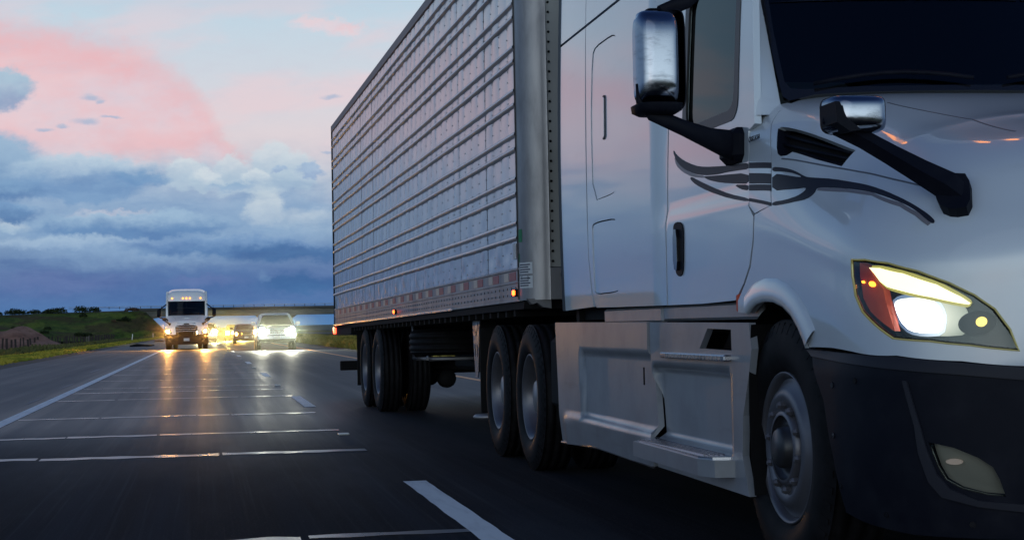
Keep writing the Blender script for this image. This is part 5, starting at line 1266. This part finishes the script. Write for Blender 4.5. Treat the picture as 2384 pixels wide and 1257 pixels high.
ORD = 'first second third fourth fifth sixth seventh eighth ninth tenth eleventh twelfth thirteenth fourteenth'.split()
first = {0: True, 1: True, 2: True}
def put_bush(kind, x, y, z, s, label, group):
    if first[kind]: o = bush_protos[kind]; first[kind] = False
    else: o = dup(bush_protos[kind])
    o.location = (x, y, z); o.scale = (s*rng.uniform(.9, 1.3), s, s*rng.uniform(.75, 1.05)); o.rotation_euler = (0, 0, rng.uniform(0, 6)); tag(o, label, 'bush', group)
for i, px_ in enumerate((2, 22, 45, 60, 68, 76, 92, 104, 128, 135, 142, 158, 205, 232)):
    x = (px_-475)/3892*398; put_bush(i % 2, x, 398+rng.uniform(-3, 2), float(np.interp(x, [-60, -30, -14], [5.2, 5.7, 5.85])), rng.uniform(.9, 1.5)*(1.3 if i in (4, 10) else 1), 'dark scrub bush on the skyline of the green bank, %s from the left' % ORD[i], 'dark bushes along the top of the bank')
for q_, px_ in enumerate((306, 316, 322)): x = (px_-475)/3892*394; put_bush(2, x, 393.5, 5.9, rng.uniform(.8, 1.1), '%s brown tumbleweed caught against the left end of the bridge railing' % ('leftmost', 'middle', 'rightmost')[q_], 'tumbleweeds at the end of the bridge railing')
for i in range(26):
    x = -16-44*rng.random(); t = rng.uniform(.12, .52); p = bank_pt(x, t); kb_ = int(rng.integers(0, 3)); BL = 'low brown dry bush growing on the slope of the green bank' if kb_ == 2 else 'low dark green bush growing on the slope of the green bank'; put_bush(kb_, p[0], p[1], p[2]-.2, rng.uniform(.5, 1.3), BL, 'scrub bushes over the slope of the bank')

# post-and-wire fence
FN = empty('fence', (-20, 170, 0), label='long dark wooden post fence running along the left verge below the dirt mound', cat='fence')
WOOD = mat('dark_fence_wood', color=(.028, .020, .018, 1), rough=.9); WOODL = mat('grey_fence_wood', color=(.10, .085, .08, 1), rough=.9)
p0 = MB().prism([(.10*math.cos(a), .10*math.sin(a)) for a in np.linspace(0, 2*math.pi, 9)[:-1]], -.3, 1.35, axis='z').build('post', WOOD, FN)
def fline(y): return -21.3+(y-170)*.0115
ylist = []; y = 150.0
while y < 540: ylist.append(y); y += rng.uniform(2.6, 4.8)
for i, y in enumerate(ylist):
    x = fline(y); z = float(gheight(np.array(x), np.array(y))); o = p0 if i == 0 else link_copy(p0, FN)
    o.location = (x+20+rng.uniform(-.06, .06), y-170, z); o.rotation_euler = (rng.uniform(-.07, .07), rng.uniform(-.07, .07), 0); s = rng.uniform(.75, 1.35); o.scale = (s, s, rng.uniform(1.0, 1.25))
    if i in (38, 39): o.data = p0.data.copy(); o.data.materials[0] = WOODL
for h in (.35, .7, 1.05): MB().tube([(fline(y)+20, y-170, float(gheight(np.array(fline(y)), np.array(y)))+h) for y in ylist[::3]], .008, 4).build('wire', MATS['tyre_rubber'], FN)
for (px_, Yd, lb) in ((314, 235, 'short white marker post leaning in the verge before the bank'), (361, 330, 'farther thin white marker post in the verge near the bridge')):
    x = (px_-475)/3892*Yd; d = MB(); d.box(-.06, .06, -.02, .02, -.1, .95, bev=.01); d = d.build('marker_post', mat('white_post', color=(.62, .60, .56, 1), rough=.5), label=lb, cat='marker post'); d.location = (x, Yd, -.15); d.rotation_euler = (0, .10 if px_ == 314 else 0, 0)

# ------------------------------------------------------------------ overpass
OV = empty('overpass', (0, 408, 0), label='long grey concrete road bridge crossing high over the highway in the distance', cat='bridge')
def f_conc(m, b):
    p = worldco(); x, y, z = sep(p); d = nz(comb(x*.3, y*.3, z*1.2), 1, 7, .65); setin(E.nt, b.inputs['Base Color'], mixc(sstep(.35, .7, d), (.14, .135, .12, 1), (.08, .078, .07, 1))); b.inputs['Roughness'].default_value = .85
CONC = mat('weathered_concrete', f_conc); STEELD = mat('dark_steel', color=(.03, .032, .035, 1), rough=.5, metal=.5)
MB().box(-16.5, 120, -5.5, 5.5, 6.0, 6.42, bev=.04).build('deck', CONC, OV)
MB().box(-16.8, 120, -5.62, -5.3, 6.05, 6.60, bev=.04).build('parapet_beam', mat('dark_fascia', color=(.045, .046, .045, 1), rough=.8), OV)
for i, y in enumerate((-4.9, -1.7, 1.7, 4.9)): MB().box(-15.5, 120, y-.28, y+.28, 4.62, 5.995, bev=.05).build('girder', CONC, OV)
ab = MB(); ab.box(-17.2, -15.2, -5.7, 5.7, 2.9, 5.99, bev=.06); ab.prism([(-15.3, 4.60), (-10.8, 4.60), (-10.8, 4.45), (-15.2, 3.6)], -5.0, 5.0, axis='y'); ab.build('abutment', CONC, OV)
pr = MB(); pr.prism([(13.6, -1), (20.4, -1), (20.4, 3.2), (22.2, 4.6), (12.2, 4.6), (13.4, 3.4)], -.7, .7, axis='y'); pr.build('pier', mat('dark_concrete', color=(.10, .10, .09, 1), rough=.85), OV)
MB().box(-31, 120, -5.55, -5.45, 7.05, 7.14, bev=.02).build('top_rail', MATS['worn_aluminium'], OV)
MB().box(-31, 120, -5.55, -5.45, 6.78, 6.84, bev=.02).build('lower_rail', STEELD, OV)
rp = MB().box(-.07, .07, -.06, .06, 6.55, 7.09, bev=.01).build('railing_post', STEELD, OV); rp.location = (-29, -5.5, 0)
for i in range(1, 62): link_copy(rp, OV, loc=(-29+i*2.4, -5.5, 0))
GR = empty('guard_rail', (-31, 402, -.30), label='dark steel guard rail on top of the bank leading up to the bridge', cat='guard rail')
MB().box(-7.5, 14, -5.6, -5.5, 5.72, 6.15, bev=.02, rot=Matrix.Rotation(-.018, 3, 'Y')).build('rail', STEELD, GR)
gp = MB().box(-.08, .08, -5.5, -5.35, 5.2, 6.0).build('post', STEELD, GR); gp.location = (-7, 0, 0)
for i in range(1, 11): link_copy(gp, GR, loc=(-7+i*1.95, 0, i*.035))

# ------------------------------------------------------------------ cars
CARW = mat('car_white_paint', color=(.55, .56, .56, 1), rough=.3, coat=1.0); CARD = mat('car_dark_grey_paint', color=(.022, .024, .028, 1), rough=.3, coat=1.0, metal=.3)
CARM = mat('car_maroon_paint', color=(.05, .030, .034, 1), rough=.28, coat=1.0, metal=.3); CARGL = mat('car_glass', color=(.012, .018, .018, 1), rough=.06, coat=.6)
def car(name, loc, label, cat_, P, body, lamps, group=None):
    """P: w half width, L length, hood z, roof z, belt z, gc ground clearance, hoodlen, kind"""
    C = empty(name, loc, label=label, cat=cat_, group=group); w, L, hz, rz, bz, gc, hl, pk = [P[k] for k in ('w', 'L', 'hz', 'rz', 'bz', 'gc', 'hl', 'pickup')]
    # lower body as loft along y (front at y=0): rows of sections
    secs = []
    def sec(y, hw, zt, ztop_round=.06, zb=gc):
        pts = []; n = 5
        for (cx, cz, a0) in ((hw-.07, zt-ztop_round, 0), (-(hw-.07), zt-ztop_round, 90)):
            for i in range(n): a = math.radians(a0+90*i/(n-1)); pts.append((cx+.07*math.cos(a), y, cz+ztop_round*math.sin(a)))
        pts += [(-hw, y, (zt+zb)/2), (-hw+.03, y, zb+.08), (-hw+.12, y, zb), (hw-.12, y, zb), (hw-.03, y, zb+.08), (hw, y, (zt+zb)/2)]
        return pts
    nose = P.get('nose', .06)
    rows = [sec(0.0, w*.86, hz-.16), sec(.04, w*.94, hz-.07), sec(.18, w*.985, hz-.02), sec(hl*.6, w, hz+.02), sec(hl, w, bz), sec(L*.6, w, bz+.02), sec(L-.2, w*.99, bz+.02), sec(L, w*.93, bz-.06)]
    b = MB().grid(np.array(rows), wrap=True); n = len(rows[0]); b.f += [tuple(range(n)), tuple(len(b.v)-n+i for i in range(n))[::-1]]; b.m += [0, 0]; b.sm += [False]*2
    b.build('body', body, C)
    # cabin
    cl = P['cab_len']; tw = w*P.get('tumble', .80)
    def cab(y, hw, z): return [(-hw, y, bz-.02), (-hw*.5-tw*.5*.98, y+0, (bz+z)/2), (-tw*(hw/w), y, z-.05), (-tw*(hw/w)*.85, y, z), (tw*(hw/w)*.85, y, z), (tw*(hw/w), y, z-.05), (hw*.5+tw*.5*.98, y, (bz+z)/2), (hw, y, bz-.02)]
    r0 = [(-w*.95, hl, bz-.02), (-w*.90, hl+.02, bz+.0), (-w*.6, hl-.06, bz+.01), (-w*.3, hl-.09, bz+.01), (w*.3, hl-.09, bz+.01), (w*.6, hl-.06, bz+.01), (w*.90, hl+.02, bz), (w*.95, hl, bz-.02)]
    rake = P.get('rake', .62)
    rows = [r0, cab(hl+rake, w*.96, rz-.035), cab(hl+rake+.35, w*.97, rz), cab(hl+cl*.8, w*.97, rz-.01), cab(hl+cl, w*.94, bz+.02 if not P.get('van') else rz-.15)]
    MB().grid(np.array(rows), smooth=True).build('cabin', body, C)
    # glass
    zt_ = rz-.10; xb, xt = w*.84, tw*.80
    ws_ = MB(); Pq = []
    for i in range(6):
        u = i/5; z = bz+.035+(zt_-bz-.035)*u; y = hl-.10+(rake+.02)*u-.015; hw = xb+(xt-xb)*u; Pq.append([(hw*s, y+.05*s*s-.02, z) for s in np.linspace(-1, 1, 9)])
    ws_.grid(np.array(Pq)).build('windscreen', CARGL, C)
    for s in (-1, 1):
        sg = MB(); sg.prism([(hl+.25, bz+.04), (hl+rake+.05, rz-.12), (hl+cl*.80, rz-.12), (hl+cl*.88, bz+.04)], s*(w*.955), s*(w*.965), axis='x')
        o = sg.build('side_window', CARGL, C)
        for v in o.data.vertices:
            t_ = (v.co.z-bz)/(rz-bz); v.co.x -= s*(w-tw)*t_*.96-s*.004
        mr = MB(); mr.box(s*(w+.12)-.11, s*(w+.12)+.11, hl+.16, hl+.28, bz+.02, bz+.19, bev=.03); mr.tube([(s*(w-.05), hl+.24, bz+.03), (s*(w+.08), hl+.22, bz+.06)], .025, 6); mr.build('mirror', body if P.get('mirror_body', 1) else BLACK, C)
    # front: grille, bumper, lamps, plate
    gz0, gz1 = P['grille']; gw = P['gw']
    g = MB().box(-gw, gw, -.012, .10, gz0, gz1, bev=.02).build('grille', CARGL if not pk else UNDER, C)
    for i in range(P.get('slats', 3)):
        z = gz0+(gz1-gz0)*(i+.5)/P.get('slats', 3); MB().box(-gw*.97, gw*.97, -.028, -.008, z-.012, z+.012, bev=.005).build('slat', CHROME if P.get('chrome') else BLACK, g)
    bm_ = MB().box(-w*.97, w*.97, -.09 if pk else -.05, .25, gc+.10, gz0-.02, bev=.05).build('bumper', POLISH if P.get('chrome') else body, C)
    MB().box(-w*.9, w*.9, -.02, .3, gc-.06, gc+.14, bev=.04).build('air_dam', BLACK, C)
    MB().box(-.15, .15, -.105 if pk else -.062, -.09 if pk else -.048, P['plz'], P['plz']+.15, bev=.003).build('number_plate', PLATE, C)
    for (x, z, rw, rh, m, em) in lamps:
        hb = MB().box(x-rw*1.25, x+rw*1.25, -.010, .08, z-rh*1.3, z+rh*1.3, bev=.03).build('headlight', CHROME, C)
        MB().lathe([(0, -.035), (rw*.6, -.033), (rw, -.022), (rw, -.005)], (x, 0, z), axis='y', n=20).build('bulb', em, hb)
    # wheels
    for yy in (P['wb0'], P['wb0']+P['wb']):
        for s in (-1, 1):
            R_ = P['wr']; x = s*(w-.13)
            wl_ = MB().lathe([(R_*.62, -.10), (R_*.9, -.115), (R_, -.08), (R_, .08), (R_*.9, .115), (R_*.62, .10)], (x, yy, R_), n=32).build('wheel', RUBBER, C)
            MB().lathe([(R_*.62, .06), (R_*.55, .09), (R_*.2, .07), (0, .09)] if s > 0 else [(R_*.62, -.06), (R_*.55, -.09), (R_*.2, -.07), (0, -.09)], (x, yy, R_), n=24).build('rim', RIM, wl_)
            MB().lathe([(R_*1.12, -.14), (R_*1.12, .14)], (x, yy, R_), n=24).build('wheel_arch', UNDER, C) if False else None
    MB().box(-w*.9, w*.9, .2, L-.2, gc+.02, gc+.2).build('underbody', UNDER, C)
    if pk:
        MB().box(-w*.93, w*.93, hl+cl+.08, L-.08, bz-.5, bz-.48).build('bed_floor', UNDER, C)
        MB().box(-w*.40, w*.40, -.02, .05, gc+.36, gc+.42, bev=.02).build('tow_bar', CHROME, C)
    return C
car('pickup_truck', (3.57, 84.0, 0), 'white pickup truck with dazzling yellow-white headlights in the right lane behind the near trailer', 'pickup truck',
    dict(w=1.0, L=5.8, hz=1.14, rz=1.86, bz=1.24, gc=.42, hl=1.35, pickup=True, cab_len=2.6, tumble=.78, grille=(.80, 1.08), gw=.42, slats=4, chrome=True, plz=.56, wb0=.95, wb=3.6, wr=.40, rake=.55), CARW,
    [(-.72, .98, .15, .11, None, E_WHFAR), (.72, .98, .15, .11, None, E_WHFAR)])
car('suv', (3.15, 128, 0), 'dark sport utility car with one orange lamp lit, partly behind the white pickup', 'car',
    dict(w=.96, L=4.7, hz=.98, rz=1.52, bz=1.06, gc=.28, hl=1.0, pickup=False, cab_len=2.9, tumble=.80, grille=(.66, .86), gw=.35, slats=2, plz=.42, wb0=.85, wb=2.8, wr=.36, van=True), CARM,
    [(-.74, .76, .085, .06, None, emat('orange_signal_glow', (1, .40, .05, 1), 500))])
car('car', (2.95, 165, 0), 'dark car with glaring yellow headlights between the far tractor and the maroon car', 'car',
    dict(w=.95, L=4.7, hz=1.0, rz=1.62, bz=1.08, gc=.28, hl=1.0, pickup=False, cab_len=2.9, tumble=.80, grille=(.66, .86), gw=.35, slats=2, plz=.45, wb0=.85, wb=2.8, wr=.36, van=True), CARD,
    [(-.70, .80, .13, .10, None, E_YFAR), (.70, .80, .13, .10, None, E_YFAR)])
car('car', (.22, 147, 0), 'car mostly hidden behind the distant white tractor, one blazing headlight showing beside it', 'car',
    dict(w=.95, L=4.7, hz=1.1, rz=1.75, bz=1.2, gc=.30, hl=1.0, pickup=False, cab_len=2.9, tumble=.80, grille=(.72, .95), gw=.35, slats=2, plz=.45, wb0=.85, wb=2.8, wr=.38, van=True), CARW,
    [(-.68, .98, .17, .13, None, emat('big_yellow_headlamp_glow', (1, .88, .42, 1), 1600)), (.68, .98, .17, .13, None, MATS['big_yellow_headlamp_glow'] if 'big_yellow_headlamp_glow' in MATS else E_YFAR)])

# ------------------------------------------------------------------ fine road spray hanging in the headlights
def mist(name, c, r, dens, col):
    m = bpy.data.materials.new(name); m.use_nodes = True; t = m.node_tree; t.nodes.clear()
    pv = t.nodes.new('ShaderNodeVolumePrincipled'); pv.inputs['Color'].default_value = col; pv.inputs['Density'].default_value = dens; pv.inputs['Anisotropy'].default_value = .80
    o = t.nodes.new('ShaderNodeOutputMaterial'); t.links.new(pv.outputs[0], o.inputs['Volume'])
    b = MB(); rows = []
    for i in range(17):
        th = math.pi*i/16; rows.append([(c[0]+r[0]*math.sin(th)*math.cos(a), c[1]+r[1]*math.sin(th)*math.sin(a), c[2]+r[2]*math.cos(th)) for a in np.linspace(0, 2*math.pi, 33)[:-1]])
    b.grid(np.array(rows), wrap=True).build(name, m, kind='stuff')
for k_, s_m in enumerate((1.0, .8, .6, .4)):
    mist('road_spray', (3.5, 86, .7), (3.3*s_m, 9*s_m, 1.9*s_m), .0018, (.9, .95, .80, 1))
    mist('road_spray', (1.3, 142, .7), (4.2*s_m, 26*s_m, 2.1*s_m), .0005, (.95, .93, .80, 1))
    mist('road_spray', (-1.0, 98, .7), (2.7*s_m, 6*s_m, 1.9*s_m), .0012, (.95, .92, .85, 1))
